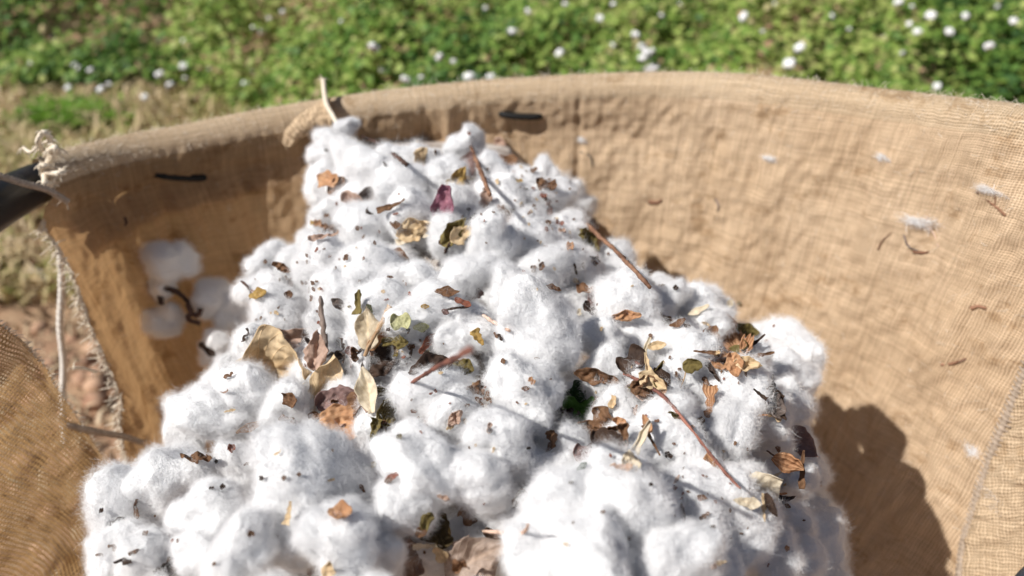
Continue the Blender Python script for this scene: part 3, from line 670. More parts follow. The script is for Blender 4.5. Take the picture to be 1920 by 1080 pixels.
wall_tuft(402, 558, 44, 7, 'shaded cotton tuft between the dark burr and the heap', dt=.02)
wall_tuft(440, 590, 34, 9, 'shaded small tuft tucked against the left flank of the heap', dt=.03)
wall_tuft(402, 652, 36, 4, 'bright round tuft with a dark fleck below the burr', dt=.05)
wall_lint(1822, 846, 15, 6, 'tiny white cotton scrap stuck beside the seam of the burlap')
wall_lint(1862, 926, 24, 8, 'flat faint cotton scrap right of the burlap seam', .5)
wall_lint(1440, 299, 15, 1, 'tiny lint speck high on the sunlit burlap', .5)
wall_lint(1222, 130, 14, 4, 'small cotton lint stuck on top of the rim at centre', .6)
wall_lint(1860, 360, 22, 10, 'thin lint smear by the dark twig bits at the right edge', .4)
wall_lint(1090, 262, 13, 2, 'small lint speck on the burlap right of the black band', .5)
wall_lint(1725, 420, 30, 11, 'faint lint patch with twig bits on the sunlit burlap', .45)
wall_lint(1655, 296, 13, 0, 'pea sized lint speck above the faint lint patch on the burlap', .5)

# ------------------------------------------------------------------ leaves, bracts, twigs
def leaf_mesh(L, W, kind, curl, fold, crum, seed, nx=28, ny=36, twist=0., cone=0.):
    V, UV = [], []; off = Vector((seed*3.7, seed*1.9, 0))
    for j in range(ny):
        t = j/(ny-1)
        if kind == 'leaf': w = (math.sin(math.pi*min(t*1.02, 1)**.75)**.8)*(1+.13*math.sin(t*11+seed)+.05*math.sin(t*31+seed*2))
        elif kind == 'lobed': w = (math.sin(math.pi*t**.7)**.7)*(1+.36*math.sin(t*9+1+seed)+.05*math.sin(t*31))
        elif kind == 'fan': w = .12+.95*t**.8
        elif kind == 'strip': w = (1-.75*t)*(.85+.15*math.sin(t*20+seed))
        elif kind == 'shell': w = (math.sin(math.pi*(t*.86+.10))**.9)
        else: w = (1-abs(2*t-1)**2.6)**.5*(1+.25*math.sin(t*9+seed*1.7))
        w = max(w, .02)
        for i in range(nx):
            s = -1+2*i/(nx-1); wl = w*(1+.16*noise.noise(Vector((t*6, (1 if s > 0 else -1)*3, seed))))
            x = s*wl*W*.5; y = (t-.5)*L
            if kind == 'fan': y += L*.16*math.sin(s*9+seed)*t*abs(s)**.5-L*.25*s*s*t
            z = fold*abs(s)*wl*W*.5
            if cone: an = s*cone*math.pi*.5; x = math.sin(an)*wl*W*.5/(cone*1.2); z = (1-math.cos(an))*wl*W*.5/(cone*1.0)
            an = curl*(t-.45)*1.0
            if abs(curl) > .01:
                rc = L/curl; y2 = math.sin(an)*rc; z += (1-math.cos(an))*rc; y = y2 if kind != 'fan' else y
            if twist: a2 = twist*(t-.5); x, z = x*math.cos(a2)-z*math.sin(a2), x*math.sin(a2)+z*math.cos(a2)
            if W > .006: z += W*.16*max(0, abs(s)-.55)**1.3*math.sin(t*7+seed*3+(2 if s > 0 else 0))*3
            z += crum*1.7*L*(.6*noise.noise(Vector((x/L*4, y/L*4, 0))+off)+.3*noise.noise(Vector((x/L*10, y/L*10, 2))+off))
            if kind in ('fan',): z += .028*L*math.sin(s*22+seed)*t
            V.append((x, y, z)); UV.append((s*.5+.5, t))
    me = np_mesh('leaf', V, grid_faces(nx, ny)); uvl = me.uv_layers.new(name='UVMap'); li = np.zeros(len(me.loops), np.int32); me.loops.foreach_get('vertex_index', li)
    uvl.data.foreach_set('uv', np.array(UV, np.float32)[li].ravel()); return me
LM = []          # landmarks (u, v, phrase)
def frame_at(p, n, ang, face=.45, roll=0, pitch=0):
    z = (n*(1-face)-FWD*face).normalized(); d = RT*math.cos(R(ang))+UP*math.sin(R(ang)); y = (d-z*d.dot(z)).normalized(); x = y.cross(z)
    M = Matrix((x, y, z)).transposed(); return (M @ Matrix.Rotation(R(roll), 3, 'Y') @ Matrix.Rotation(R(pitch), 3, 'X')).to_quaternion()
def leaf(name, label, u, v, L, W, ang, pal, kind='leaf', curl=.6, fold=.3, crum=.06, lift=.25, roll=0, pitch=0, trans=.25, pleat=0, cat='leaf', seed=None, parent=None, lm=None, ext=0, face=.45, twist=0, cone=0, group='dry leaves and husks on the cotton', res=1, veins=.5):
    p, n = surf(u, v); t = proj(p)[2]; g = 1.12 if L > 50 else (1.2 if L > 24 else 1.05); Lm, Wm = L*g/F*t, W*g/F*t; sd = seed if seed is not None else random.uniform(0, 20)
    me = leaf_mesh(Lm, Wm, kind, curl, fold, crum, sd, nx=int(28*res), ny=int(36*res), twist=twist, cone=cone); o = link(name, me, mat_leaf(pal[0], pal[1], trans, veins, pleat))
    o.rotation_mode = 'QUATERNION'; q = frame_at(p, n, ang-0, face, roll, pitch); loc = P(u, v, t-lift*min(Lm, Wm)*.72+.0002+ext)
    if parent is not None:
        o.parent = parent; o.rotation_quaternion = q; o.location = loc-parent.location
        if label: o['label'] = label
    else: o.rotation_quaternion = q; o.location = loc; tag(o, label, cat, group)
    md = o.modifiers.new('thick', 'SOLIDIFY'); md.thickness = .00035
    if lm: LM.append((u, v, lm))
    return o
def twig(label, pts, rpx, pal, lift=3, lm=None, name='twig', nodes=True, cat='twig'):
    V = []; rr = []
    for k, q in enumerate(pts):
        p, n = surf(q[0], q[1]); l = q[2] if len(q) > 2 else lift; t = proj(p)[2]; V.append([q[0], q[1], t-l/F*t])
    # smooth the depth so a stick stays straight
    ts = [x[2] for x in V]; a, b = np.polyfit(range(len(ts)), ts, 1); m = min(ts[k]-(a*k+b) for k in range(len(ts)))
    pp_ = [P(x[0], x[1], (a*k+b)+m*.6) for k, x in enumerate(V)]; t0 = V[0][2]
    rad = rpx if isinstance(rpx, (list, tuple)) else [rpx]*len(pts); rad = [r/F*t0 for r in rad]
    o = tube_obj(name, pp_, rad, mat_twig(*pal), seg=9, sub=12, wob=.8); tag(o, label, cat, 'twigs and stalks on the cotton'); mid = V[len(V)//2]
    if lm: LM.append((mid[0], mid[1], lm))
    return o
TW_D = ((.05, .03, .025), (.12, .07, .055)); TW_R = ((.10, .04, .035), (.34, .15, .11)); TW_G = ((.12, .10, .09), (.26, .20, .17)); TW_T = ((.40, .26, .15), (.58, .42, .27)); TW_P = ((.62, .42, .32), (.75, .58, .48)); TW_B = ((.16, .08, .05), (.34, .19, .12))

# --- the big tan leaf cluster left of centre
leaf('dry_leaf', 'broad tan papery leaf lying at the left of the central leaf pile', 522, 680, 140, 118, 12, TAN, 'lobed', curl=.9, fold=.25, crum=.09, seed=2.3, trans=.3, lm='the broad tan leaf', lift=.45, res=1.5, face=.5, pitch=24)
leaf('dry_leaf', 'purplish curled leaf lying along the top of the broad tan leaf', 540, 634, 112, 40, 6, PINK, 'leaf', curl=1.0, fold=.8, crum=.12, seed=5.1, lift=.7, lm='the purplish curled leaf')
leaf('dry_leaf', 'brown leaf scrap lying low on the broad tan leaf', 512, 702, 58, 24, 12, PINK, 'chip', curl=.8, seed=8, lift=1.6, crum=.12)
leaf('dry_leaf', 'folded upright tan leaf at the middle of the central leaf pile', 602, 722, 122, 60, 80, TAN, 'leaf', curl=1.0, fold=.9, crum=.10, seed=4.4, roll=5, lift=.5, lm='the folded upright tan leaf')
leaf('dry_leaf', 'dark olive leaf in the shade right of the folded upright leaf', 645, 700, 120, 60, 110, GREY, 'leaf', curl=.5, fold=.5, crum=.08, seed=1.7, lift=.1)
leaf('dry_leaf', 'crinkled orange brown husk at the bottom of the central leaf pile', 648, 792, 96, 58, -8, ORANGE, 'shell', curl=1.1, fold=.3, crum=.13, seed=6.2, lift=.45, lm='the crinkled orange husk', res=1.3)
leaf('dry_leaf', 'short brown shell of husk left of the crinkled orange husk', 583, 768, 44, 30, 60, ORANGE, 'shell', curl=1.5, fold=.6, crum=.1, seed=3.3, lift=.6)
leaf('dry_leaf', 'thin dark leaf rim crossing below the folded upright leaf', 590, 753, 66, 14, -10, DARK, 'strip', curl=.7, seed=3, lift=1)
leaf('dry_leaf', 'pale curled sepal standing right of the folded upright leaf', 694, 738, 82, 34, 100, CREAM, 'shell', curl=1.2, fold=.9, crum=.08, seed=7.7, lift=.8, roll=-20, lm='the pale curled sepal')
leaf('dry_leaf', 'brown ribbed husk right of the pale curled sepal', 722, 774, 54, 38, 50, OLIVE, 'shell', curl=1.2, pleat=7, crum=.05, seed=9.9, lift=.8)
leaf('dry_leaf', 'brown flat leaf between the folded leaf and the pale curled sepal', 668, 758, 74, 42, 30, BROWN, 'leaf', curl=.5, crum=.1, seed=2.9, lift=.2)
leaf('dry_leaf', 'purple brown leaf above the crinkled orange husk', 632, 748, 80, 44, 20, PURPLE, 'leaf', curl=.6, crum=.1, seed=12.9, lift=.15)
leaf('dry_leaf', 'sheer pale leaf leaning on the tan stalk', 690, 620, 74, 42, 95, CREAM, 'leaf', curl=.4, fold=.2, crum=.06, seed=1.1, trans=.5, lift=.5)
leaf('dry_leaf', 'pinkish papery leaf scrap left of the grey stick foot', 592, 664, 70, 36, 85, PINK, 'leaf', curl=1.1, fold=.5, crum=.12, seed=15.1, lift=.7)
twig('thin grey brown stick standing upright above the central leaf pile', [(601, 556, 40), (603, 590, 30), (607, 625, 18), (612, 660, 6)], [3.4, 4.6, 4.4, 5], TW_G, lm='the upright grey stick')
twig('dry tan stalk with a dark tip leaning right of the upright grey stick', [(731, 573, 22), (716, 604, 18), (702, 630, 12), (683, 668, 6)], [4.6, 4, 3.4, 3], TW_T, lm='the dry tan stalk')
twig('red and dark bent stalk running into the dark hollow', [(882, 655, 20), (848, 674, 20), (806, 696, 19), (768, 722, 17), (748, 752, 15), (740, 768, 12)], [3.6, 3.8, 3.0, 2.8, 2.6, 1.6], TW_R, lm='the red bent stalk')
leaf('dry_leaf', 'dark crushed leaf deep in the hollow under the red stalk', 805, 688, 80, 36, 20, DARK, 'chip', curl=.4, crum=.15, lift=.05, seed=31)
leaf('dry_leaf', 'dark brown crushed leaf above the pale curled sepal', 722, 676, 96, 44, 32, DARK, 'chip', curl=.5, crum=.15, lift=.1, seed=33)
leaf('dry_leaf', 'olive crumpled chip under the bend of the red stalk', 862, 686, 44, 22, -20, OLIVE, 'chip', curl=.8, crum=.15, lift=.3)
# --- upper heap
leaf('dry_husk', 'purple dried petal hanging point down on the upper heap', 836, 382, 70, 38, -100, ((.24, .08, .13), (.46, .24, .30)), 'shell', curl=1.0, fold=.5, crum=.1, seed=2.2, lift=.7, lm='the purple dried petal', cone=.9)
leaf('dry_husk', 'golden papery husk above the purple dried petal', 856, 340, 50, 26, 60, GOLD, 'leaf', curl=.7, fold=.5, crum=.12, seed=5.5, lift=1.0)
leaf('dry_husk', 'round golden husk cup on the thin stalk near the heap top', 886, 322, 40, 34, 0, GOLD, 'shell', curl=1.6, fold=.3, seed=3.5, pleat=6, lift=1.1, lm='the golden husk cup')
twig('thin arched reddish stalk rising past the golden husk cup', [(858, 250, 26), (880, 272, 28), (896, 308, 28), (908, 338, 14), (918, 364, 4)], [2, 2.6, 3, 3, 2.6], TW_B, lm='the arched reddish stalk')
leaf('dry_husk', 'pinkish husk scrap at the foot of the arched stalk', 910, 375, 30, 18, 70, PINK, 'chip', curl=1.2, lift=.8)
twig('thin dark stick with a pale tip lying over the top of the heap', [(678, 255, 30), (700, 265, 26), (732, 285, 12), (762, 308, 3)], [2.6, 2.8, 3.2, 3], TW_D, lm='the thin dark stick on top')
leaf('dry_husk', 'small tan and brown curled husk right of the thin dark stick', 785, 298, 36, 26, 70, TAN, 'shell', curl=1.5, seed=6, lift=.7)
leaf('dry_leaf', 'grey brown curled leaf below the topmost cotton', 665, 378, 58, 26, -35, PINK, 'leaf', curl=1.4, fold=.7, seed=1.4, lift=.7, lm='the grey brown curled leaf')
leaf('dry_leaf', 'rounded grey brown leaf touching the grey brown curled leaf', 690, 376, 40, 30, 80, GREY, 'shell', curl=1.3, fold=.4, seed=7.1, lift=.8)
leaf('dry_leaf', 'narrow brown leaf strip left of the purple dried petal', 732, 388, 52, 14, 20, BROWN, 'strip', curl=.9, seed=6.1, lift=1.2)
leaf('dry_leaf', 'crumpled cream and brown leaf left of the spread bract', 778, 428, 72, 36, 18, TAN, 'leaf', curl=.7, fold=.4, crum=.2, seed=3.6, lift=.5, lm='the crumpled cream leaf')
leaf('dry_leaf', 'thin cream shred under the crumpled cream leaf', 772, 446, 62, 14, 15, CREAM, 'strip', curl=.6, crum=.12, seed=3.9, lift=1)
leaf('dry_leaf', 'dark brown chip left of the crumpled cream leaf', 742, 422, 16, 12, 0, BROWN, 'chip')
leaf('dry_husk', 'olive and tan spread bract in the middle of the upper heap', 848, 436, 62, 30, 50, OLIVE, 'leaf', curl=.6, fold=.4, crum=.15, seed=7.8, lift=.5, lm='the spread olive bract')
leaf('dry_husk', 'tan half of the bract beside its olive half', 862, 440, 44, 28, 30, TAN, 'leaf', curl=.9, seed=4.1, lift=.8)
leaf('dry_husk', 'dark upright bract tip right of the spread bract', 880, 420, 34, 14, 65, GREY, 'leaf', curl=.9, fold=.8, seed=4.7, lift=1.3)
twig('short black stem below the spread olive bract', [(843, 456, 10), (834, 474, 8), (822, 497, 3)], [2, 3, 3.4], TW_D)
leaf('dry_husk', 'orange brown husk at the left shoulder of the heap top', 615, 338, 44, 26, -20, ORANGE, 'chip', curl=1, seed=3, lift=.5, lm='the orange husk at the left shoulder')
leaf('dry_husk', 'brown husk wedge under the left shoulder of the heap top', 630, 348, 40, 16, 35, BROWN, 'chip', lift=.8)
leaf('dry_husk', 'brown split husk among cotton at the left edge of the upper heap', 622, 434, 42, 18, 25, BROWN, 'chip', curl=1, crum=.15, lift=.8)
leaf('dry_husk', 'pinkish husk shred below the brown split husk', 606, 444, 54, 12, 10, PINK, 'strip', curl=1, crum=.15, lift=.8)
leaf('dry_husk', 'brown broken husk at the right shoulder of the heap top', 1022, 346, 34, 16, -20, BROWN, 'chip', crum=.2, lift=.7, lm='the broken husk at the right shoulder')
leaf('dry_husk', 'pale husk flake by the topmost right cotton', 938, 268, 26, 14, -40, PINK, 'chip', crum=.2, lift=.7)
# --- right flank
twig('dark forked twig leaning against the right flank of the upper heap', [(1092, 408, 26), (1112, 432, 26), (1150, 466, 24), (1185, 502, 20), (1218, 538, 16)], [5.5, 4.5, 3.4, 3.2, 2.6], TW_B, lm='the dark forked twig')
leaf('dry_husk', 'dark knobbly bud at the upper end of the forked twig', 1102, 414, 40, 22, -45, DARK, 'shell', curl=1.2, crum=.2, lift=1)
leaf('dry_husk', 'olive brown husk lying under the forked twig', 1100, 448, 50, 24, -40, OLIVE, 'leaf', curl=.9, fold=.5, crum=.15, seed=9.1, lift=.8)
twig('thin tan stalk poking from the gap above the central round tuft', [(905, 590, 6), (922, 602, 8), (955, 620, 10)], [2.6, 3.2, 3.0], TW_P, lm='the thin tan stalk')
leaf('dry_husk', 'orange and pale striped flake on the middle right tufts', 1170, 592, 52, 16, 5, ORANGE, 'chip', crum=.15, lift=.7, seed=2, lm='the striped orange flake')
leaf('dry_husk', 'thin cream husk on the right cotton near the burlap', 1308, 583, 36, 10, 20, CREAM, 'chip', lift=1)
leaf('dry_husk', 'small pale seed husk at the edge of the heap under the burlap', 1368, 570, 16, 12, 60, CREAM, 'shell', lift=1)
leaf('dry_husk', 'olive husk bit behind the pleated orange husk', 1398, 618, 38, 18, -20, OLIVE, 'chip', crum=.2, lift=.9)
# orange pleated husk: a thing with petals
def cluster(name, label, u, v, petals, cat, lm):
    p, n = surf(u, v); e = empty(name, p); tag(e, label, cat, 'dry leaves and husks on the cotton')
    for k, q in enumerate(petals):
        du, dv, L, W, ang, pal, kind = q[:7]; kw = dict(q[7]) if len(q) > 7 else {}
        leaf('petal', None, u+du, v+dv, L, W, ang, pal, kind, parent=e, **kw)
    LM.append((u, v, lm)); return e
cluster('pleated_husk', 'large pleated orange husk lying open on the right of the heap', 1375, 658,
  [(-16, -20, 78, 56, 122, ORANGE, 'fan', dict(pleat=8, curl=.4, lift=.5, seed=1.2, res=1.4)), (6, -8, 52, 24, 92, ORANGE, 'fan', dict(pleat=5, curl=.3, lift=.9, seed=2)), (22, -4, 46, 20, 66, ORANGE, 'fan', dict(pleat=5, curl=.3, lift=.9, seed=3)),
   (-24, 18, 46, 34, 160, ORANGE, 'shell', dict(curl=1, lift=.9, crum=.12)), (2, 24, 40, 26, -80, ORANGE, 'shell', dict(curl=1.1, lift=.9, crum=.14)), (24, 24, 46, 22, -10, TAN, 'leaf', dict(curl=1.1, lift=.8, crum=.14)),
   (40, 10, 60, 14, 12, BROWN, 'strip', dict(curl=.5, lift=1, crum=.1)), (36, -12, 46, 9, 40, DARK, 'strip', dict(curl=.5, lift=1.6)), (-52, 2, 34, 8, 175, BROWN, 'strip', dict(curl=.3, lift=1.6)), (-40, 36, 40, 12, -60, DARK, 'strip', dict(curl=.6, lift=1))],
  'husk', 'the pleated orange husk')
leaf('dry_husk', 'small olive curled sepal with a thin tail left of the pleated husk', 1297, 684, 32, 24, 10, OLIVE, 'shell', curl=1.3, lift=.9, lm='the small olive sepal')
twig('hair thin tail hanging below the small olive sepal', [(1286, 688, 10), (1284, 706, 6), (1276, 728, 3)], [1.3, 1.1, .8], TW_T, name='stem', cat='stem')
leaf('dry_husk', 'ribbed brown strip below the pleated orange husk', 1332, 752, 62, 30, -82, ORANGE, 'strip', pleat=5, curl=.5, lift=.6, seed=4, lm='the ribbed brown strip', crum=.08)
leaf('dry_husk', 'tiny reddish chip just above the ribbed brown strip', 1323, 714, 18, 10, -60, BROWN, 'chip', lift=1)
cluster('dark_husk', 'grey and black crumpled husk at the right side of the heap', 1446, 748,
  [(0, 4, 58, 36, -70, GREY, 'shell', dict(curl=1.2, lift=.7, crum=.2, seed=3)), (12, 8, 52, 22, -75, DARK, 'shell', dict(curl=1.2, lift=1.2, crum=.15)), (4, -26, 34, 12, 75, DARK, 'strip', dict(curl=.6, lift=1.6)),
   (-20, -8, 26, 8, 140, DARK, 'strip', dict(lift=1.4)), (6, 26, 28, 18, -30, TAN, 'chip', dict(lift=1.1)), (-26, 32, 30, 7, 10, ORANGE, 'strip', dict(lift=1.4))], 'husk', 'the black crumpled husk')
leaf('dry_husk', 'small brown lens shaped chip below the ribbed brown strip', 1312, 789, 22, 12, 0, BROWN, 'chip', lift=1)
twig('short thin dark splinter under the lens shaped chip', [(1322, 806, 5), (1323, 818, 5), (1322, 828, 3)], [1.4, 1.4, 1], TW_D, name='splinter', cat='splinter')
cluster('wishbone_husk', 'pale forked husk standing like a wishbone on the lower right cotton', 1204, 836,
  [(-12, 4, 92, 26, 62, CREAM, 'strip', dict(curl=.5, fold=.9, lift=1.0, crum=.06)), (16, -14, 56, 9, -62, BROWN, 'strip', dict(curl=.5, lift=2.6)), (10, -40, 30, 12, 112, ORANGE, 'shell', dict(curl=.8, lift=2.2)),
   (-22, 34, 38, 28, 100, CREAM, 'shell', dict(curl=1.3, lift=.9, crum=.15)), (-38, 40, 36, 12, 170, ORANGE, 'strip', dict(curl=1, lift=1.2, crum=.15))], 'husk', 'the wishbone husk')
cluster('shell_husk', 'cream shell shaped husk with a pointed tip at the lower right', 1418, 916,
  [(0, 2, 80, 58, 22, CREAM, 'shell', dict(curl=.7, fold=.25, lift=.7, crum=.06, seed=8.8, res=1.3, veins=.2)), (26, -18, 40, 10, 35, CREAM, 'strip', dict(lift=2.2)), (-16, 26, 46, 16, 170, CREAM, 'leaf', dict(lift=1.3)),
   (26, 30, 40, 14, -75, DARK, 'shell', dict(lift=1.3, curl=1)), (46, 22, 44, 14, 10, DARK, 'leaf', dict(curl=1.3, lift=1.2)), (40, 12, 30, 9, 5, ORANGE, 'strip', dict(lift=1.9)), (14, 34, 46, 8, -95, TAN, 'strip', dict(lift=1.4))], 'husk', 'the cream shell husk')
leaf('dry_husk', 'bright orange striped petal in the shade by the dark cloth shadow', 1474, 866, 54, 30, -22, ORANGE, 'shell', pleat=4, curl=.7, lift=1.2, seed=1, lm='the bright orange petal', ext=-.015)
twig('hair thin dark stem left of the bright orange petal', [(1438, 845, 10), (1452, 855, 12), (1466, 862, 12)], [1.4, 1.4, 1.2], TW_D, name='stem', cat='stem')
leaf('dry_husk', 'purplish grey papery leaf jutting over the dark shadow at the right', 1500, 828, 64, 40, -42, PURPLE, 'leaf', curl=.3, crum=.05, lift=1.2, ext=-.015, lm='the purplish papery leaf')
leaf('dry_husk', 'upright brown leaf edge under the purplish papery leaf', 1504, 884, 62, 14, 85, BROWN, 'strip', curl=.4, lift=1.5, ext=-.01)
twig('long reddish twig running down the right side of the heap', [(1170, 700, 18), (1198, 714, 20), (1240, 740, 20), (1272, 775, 18), (1310, 822, 14), (1350, 875, 16), (1388, 916, 12)], [2.6, 3.6, 3.2, 2.8, 2.2, 2.6, 1.6], TW_R, lm='the long reddish twig')
leaf('dry_husk', 'fibrous brown bark on the lower half of the long reddish twig', 1346, 872, 56, 18, -48, ORANGE, 'strip', pleat=4, lift=1.2, crum=.1)
cluster('brown_burr', 'tan and dark brown open burr above the long reddish twig', 1212, 690,
  [(-4, -28, 56, 16, 78, CREAM, 'strip', dict(curl=1.4, lift=1.6, fold=.8)), (18, -42, 30, 14, 10, TAN, 'shell', dict(curl=1.5, lift=2)), (2, -2, 44, 13, 88, TAN, 'strip', dict(curl=.5, lift=1.8, fold=.8)), (-26, -10, 52, 44, 30, DARK, 'chip', dict(lift=.1)),
   (10, 24, 50, 26, -28, TAN, 'leaf', dict(curl=.8, fold=.5, lift=1)), (28, 16, 36, 20, -60, DARK, 'chip', dict(lift=.4)), (-38, 26, 56, 28, -20, BROWN, 'leaf', dict(lift=.5)), (-14, 44, 50, 20, -10, PINK, 'leaf', dict(lift=.8, crum=.15))], 'husk', 'the tan open burr')
# green leaf in the gap
leaf('green_leaf', 'fresh green leaf half buried in the dark gap right of centre', 1092, 774, 72, 54, -8, GREEN, 'lobed', curl=.5, fold=.6, crum=.1, seed=6.6, lift=.6, lm='the green leaf', trans=.3)
leaf('green_leaf', 'dark green leaf scrap above the fresh green leaf', 1082, 742, 44, 36, 60, ((.015, .045, .012), (.04, .09, .025)), 'chip', lift=.3, crum=.15)
leaf('dry_leaf', 'tan brown leaf below the fresh green leaf', 1118, 812, 78, 40, -28, BROWN, 'leaf', curl=.7, fold=.4, seed=4.9, lift=.5, lm='the tan brown leaf')
leaf('dry_leaf', 'dark brown hollow leaf right of the tan brown leaf', 1146, 836, 84, 44, -42, DARK, 'leaf', curl=.7, seed=1.9, lift=.15)
leaf('dry_leaf', 'dark mat of leaf litter left of the fresh green leaf', 1036, 778, 92, 30, 5, DARK, 'chip', crum=.15, lift=.15)
leaf('dry_leaf', 'reddish dark leaf wedged above the dark hollow leaf', 1138, 790, 70, 34, -35, BROWN, 'chip', crum=.15, lift=.1)
leaf('dry_leaf', 'brown litter leaf in the gap above the green leaf', 1118, 706, 82, 26, -12, BROWN, 'leaf', crum=.15, lift=.1)
leaf('dry_leaf', 'dark litter flake in the gap left of the tan open burr', 1090, 696, 60, 26, 40, DARK, 'chip', crum=.15, lift=.1)
leaf('dry_leaf', 'purple brown leaf chip left of the wishbone husk', 1092, 849, 34, 26, 0, PURPLE, 'chip', lift=.6, lm='the purple brown chip')
leaf('green_leaf', 'small dark green sliver under the purple brown leaf chip', 1090, 876, 22, 10, 40, ((.02, .05, .015), (.05, .10, .03)), 'chip', lift=1)
# --- bottom middle
cluster('olive_burr', 'dark olive burr with pale rims low in the middle of the heap', 820, 1000,
  [(-4, -6, 62, 46, -60, ((.05, .035, .015), (.14, .10, .04)), 'chip', dict(curl=.4, lift=.6, crum=.15)), (-20, -26, 36, 20, 80, OLIVE, 'shell', dict(curl=1.2, lift=1)), (22, 0, 44, 10, -80, GOLD, 'strip', dict(curl=.5, lift=2)), (-22, 24, 44, 12, 0, CREAM, 'strip', dict(curl=.6, lift=1.8)),
   (4, 36, 30, 18, -60, TAN, 'chip', dict(lift=1)), (-30, -4, 26, 18, 60, BROWN, 'shell', dict(lift=1))], 'husk', 'the olive burr')
leaf('dry_leaf', 'large grey brown veined leaf at the bottom centre of the photo', 888, 1050, 118, 84, 28, ((.44, .34, .28), (.58, .47, .40)), 'leaf', curl=.4, fold=.3, crum=.06, seed=1.5, lift=.25, trans=.3, lm='the large grey brown leaf', res=1.4)
leaf('dry_leaf', 'dark brown shaded leaf left of the olive burr', 762, 1046, 84, 66, 70, ((.24, .16, .13), (.38, .28, .23)), 'leaf', curl=.4, crum=.1, seed=3.5, lift=.15, lm='the dark shaded leaf')
leaf('dry_leaf', 'dark ribbed husk right of the large grey brown leaf', 938, 1014, 64, 46, -30, ((.12, .08, .06), (.26, .18, .14)), 'fan', pleat=7, curl=.5, lift=.5)
twig('pale stalk with a reddish tip at the bottom centre', [(905, 996, 8), (935, 998, 10), (972, 1001, 10), (986, 994, 10), (990, 984, 8)], [2.4, 3.6, 3.2, 2.6, 2.2], TW_P, lm='the pale bottom stalk')
twig('thin pale vein stalk across the large grey brown leaf', [(838, 1024, 20), (860, 1014, 20), (880, 1004, 18)], [1.8, 1.6, 1.2], TW_P, name='stem', cat='stem')
leaf('dry_husk', 'orange brown folded leaf chip on the big lower left tuft', 636, 961, 40, 26, 5, ORANGE, 'chip', curl=1.2, fold=.5, lift=.8, lm='the orange folded chip')
leaf('dry_husk', 'narrow tan chip left of the orange folded chip', 541, 963, 38, 13, 78, TAN, 'strip', lift=1)
leaf('dry_husk', 'pale tan leaf piece at the bottom edge left of centre', 616, 1070, 34, 22, 80, TAN, 'leaf', lift=.8)
leaf('dry_husk', 'faint orange leaf showing through cotton left of the leaf pile', 466, 801, 46, 12, 12, ORANGE, 'chip', lift=.3)
leaf('dry_husk', 'dark dirt clump in the crease under the left round tuft', 366, 858, 56, 14, -10, BROWN, 'chip', crum=.25, lift=.7, lm='the dark crease dirt')
leaf('dry_husk', 'dark brown husk in the hollow near the bottom left', 318, 996, 40, 22, 30, BROWN, 'chip', crum=.25, lift=.3)
leaf('dry_husk', 'dark hollow husk at the bottom edge near the left', 312, 1068, 44, 30, 30, DARK, 'chip', crum=.25, lift=.3)
# --- mid left small leaves
leaf('dry_leaf', 'grey brown narrow leaf right of the upright grey stick', 638, 572, 38, 15, -38, GREY, 'leaf', lift=1, crum=.1, lm='the grey narrow leaf')
leaf('dry_leaf', 'olive standing leaf blade above the sheer pale leaf', 672, 569, 40, 20, 95, OLIVE, 'strip', lift=1, curl=.6)
leaf('dry_leaf', 'small dark green chip right of the olive standing blade', 692, 578, 18, 10, -60, ((.06, .07, .04), (.12, .12, .07)), 'chip', lift=1)
leaf('dry_leaf', 'pale yellow green leaf disc on the central tufts', 750, 603, 32, 24, 10, YEL, 'chip', lift=.6, veins=.1, lm='the pale yellow disc')
leaf('dry_leaf', 'small yellow green chip right of the pale yellow disc', 788, 612, 26, 14, -10, YEL, 'chip', lift=.8)
leaf('dry_leaf', 'tan leaf triangle left of the thin tan stalk', 896, 631, 28, 20, -60, GOLD, 'strip', lift=1)
leaf('dry_leaf', 'rust coloured elongated chip above the red bent stalk', 799, 645, 40, 14, 52, REDW, 'chip', lift=1, lm='the rust coloured chip')
leaf('dry_leaf', 'brown curled leaf pair on the tuft below the pale yellow disc', 742, 640, 46, 18, 5, OLIVE, 'chip', curl=1.4, crum=.2, lift=.9)
leaf('dry_leaf', 'dark red brown leaf flat on the upper middle cotton', 836, 548, 38, 15, 0, BROWN, 'chip', lift=.8, lm='the dark red brown leaf')
leaf('dry_leaf', 'dark red sliver right of the dark red brown leaf', 866, 566, 28, 9, -22, REDW, 'chip', lift=1)
leaf('dry_leaf', 'yellow tan flake at the left edge of the middle heap', 482, 552, 30, 16, 12, GOLD, 'chip', lift=.8, lm='the yellow tan flake')
twig('crooked dark twig bit left of the yellow tan flake', [(452, 527, 8), (462, 535, 8), (470, 548, 6), (468, 562, 3)], [2, 2.4, 1.8, 1.2], TW_D)
leaf('dry_husk', 'brown husk bit on the left edge above the yellow tan flake', 527, 500, 32, 12, -25, BROWN, 'chip', crum=.2, lift=.8)
leaf('dry_leaf', 'brown chip cluster on the lower middle cotton', 890, 730, 32, 20, 20, BROWN, 'chip', crum=.25, lift=.8, lm='the brown chip cluster')
leaf('dry_leaf', 'reddish sprig like chip below the brown chip cluster', 852, 785, 34, 16, 50, PINK, 'chip', crum=.3, curl=1.5, lift=.8)
leaf('dry_leaf', 'dark brown speck pair left of the brown puff crease', 734, 895, 28, 9, 35, REDW, 'chip', lift=1)
leaf('dry_leaf', 'olive triangular chip above the olive burr', 828, 948, 20, 16, -30, OLIVE, 'chip', lift=1)
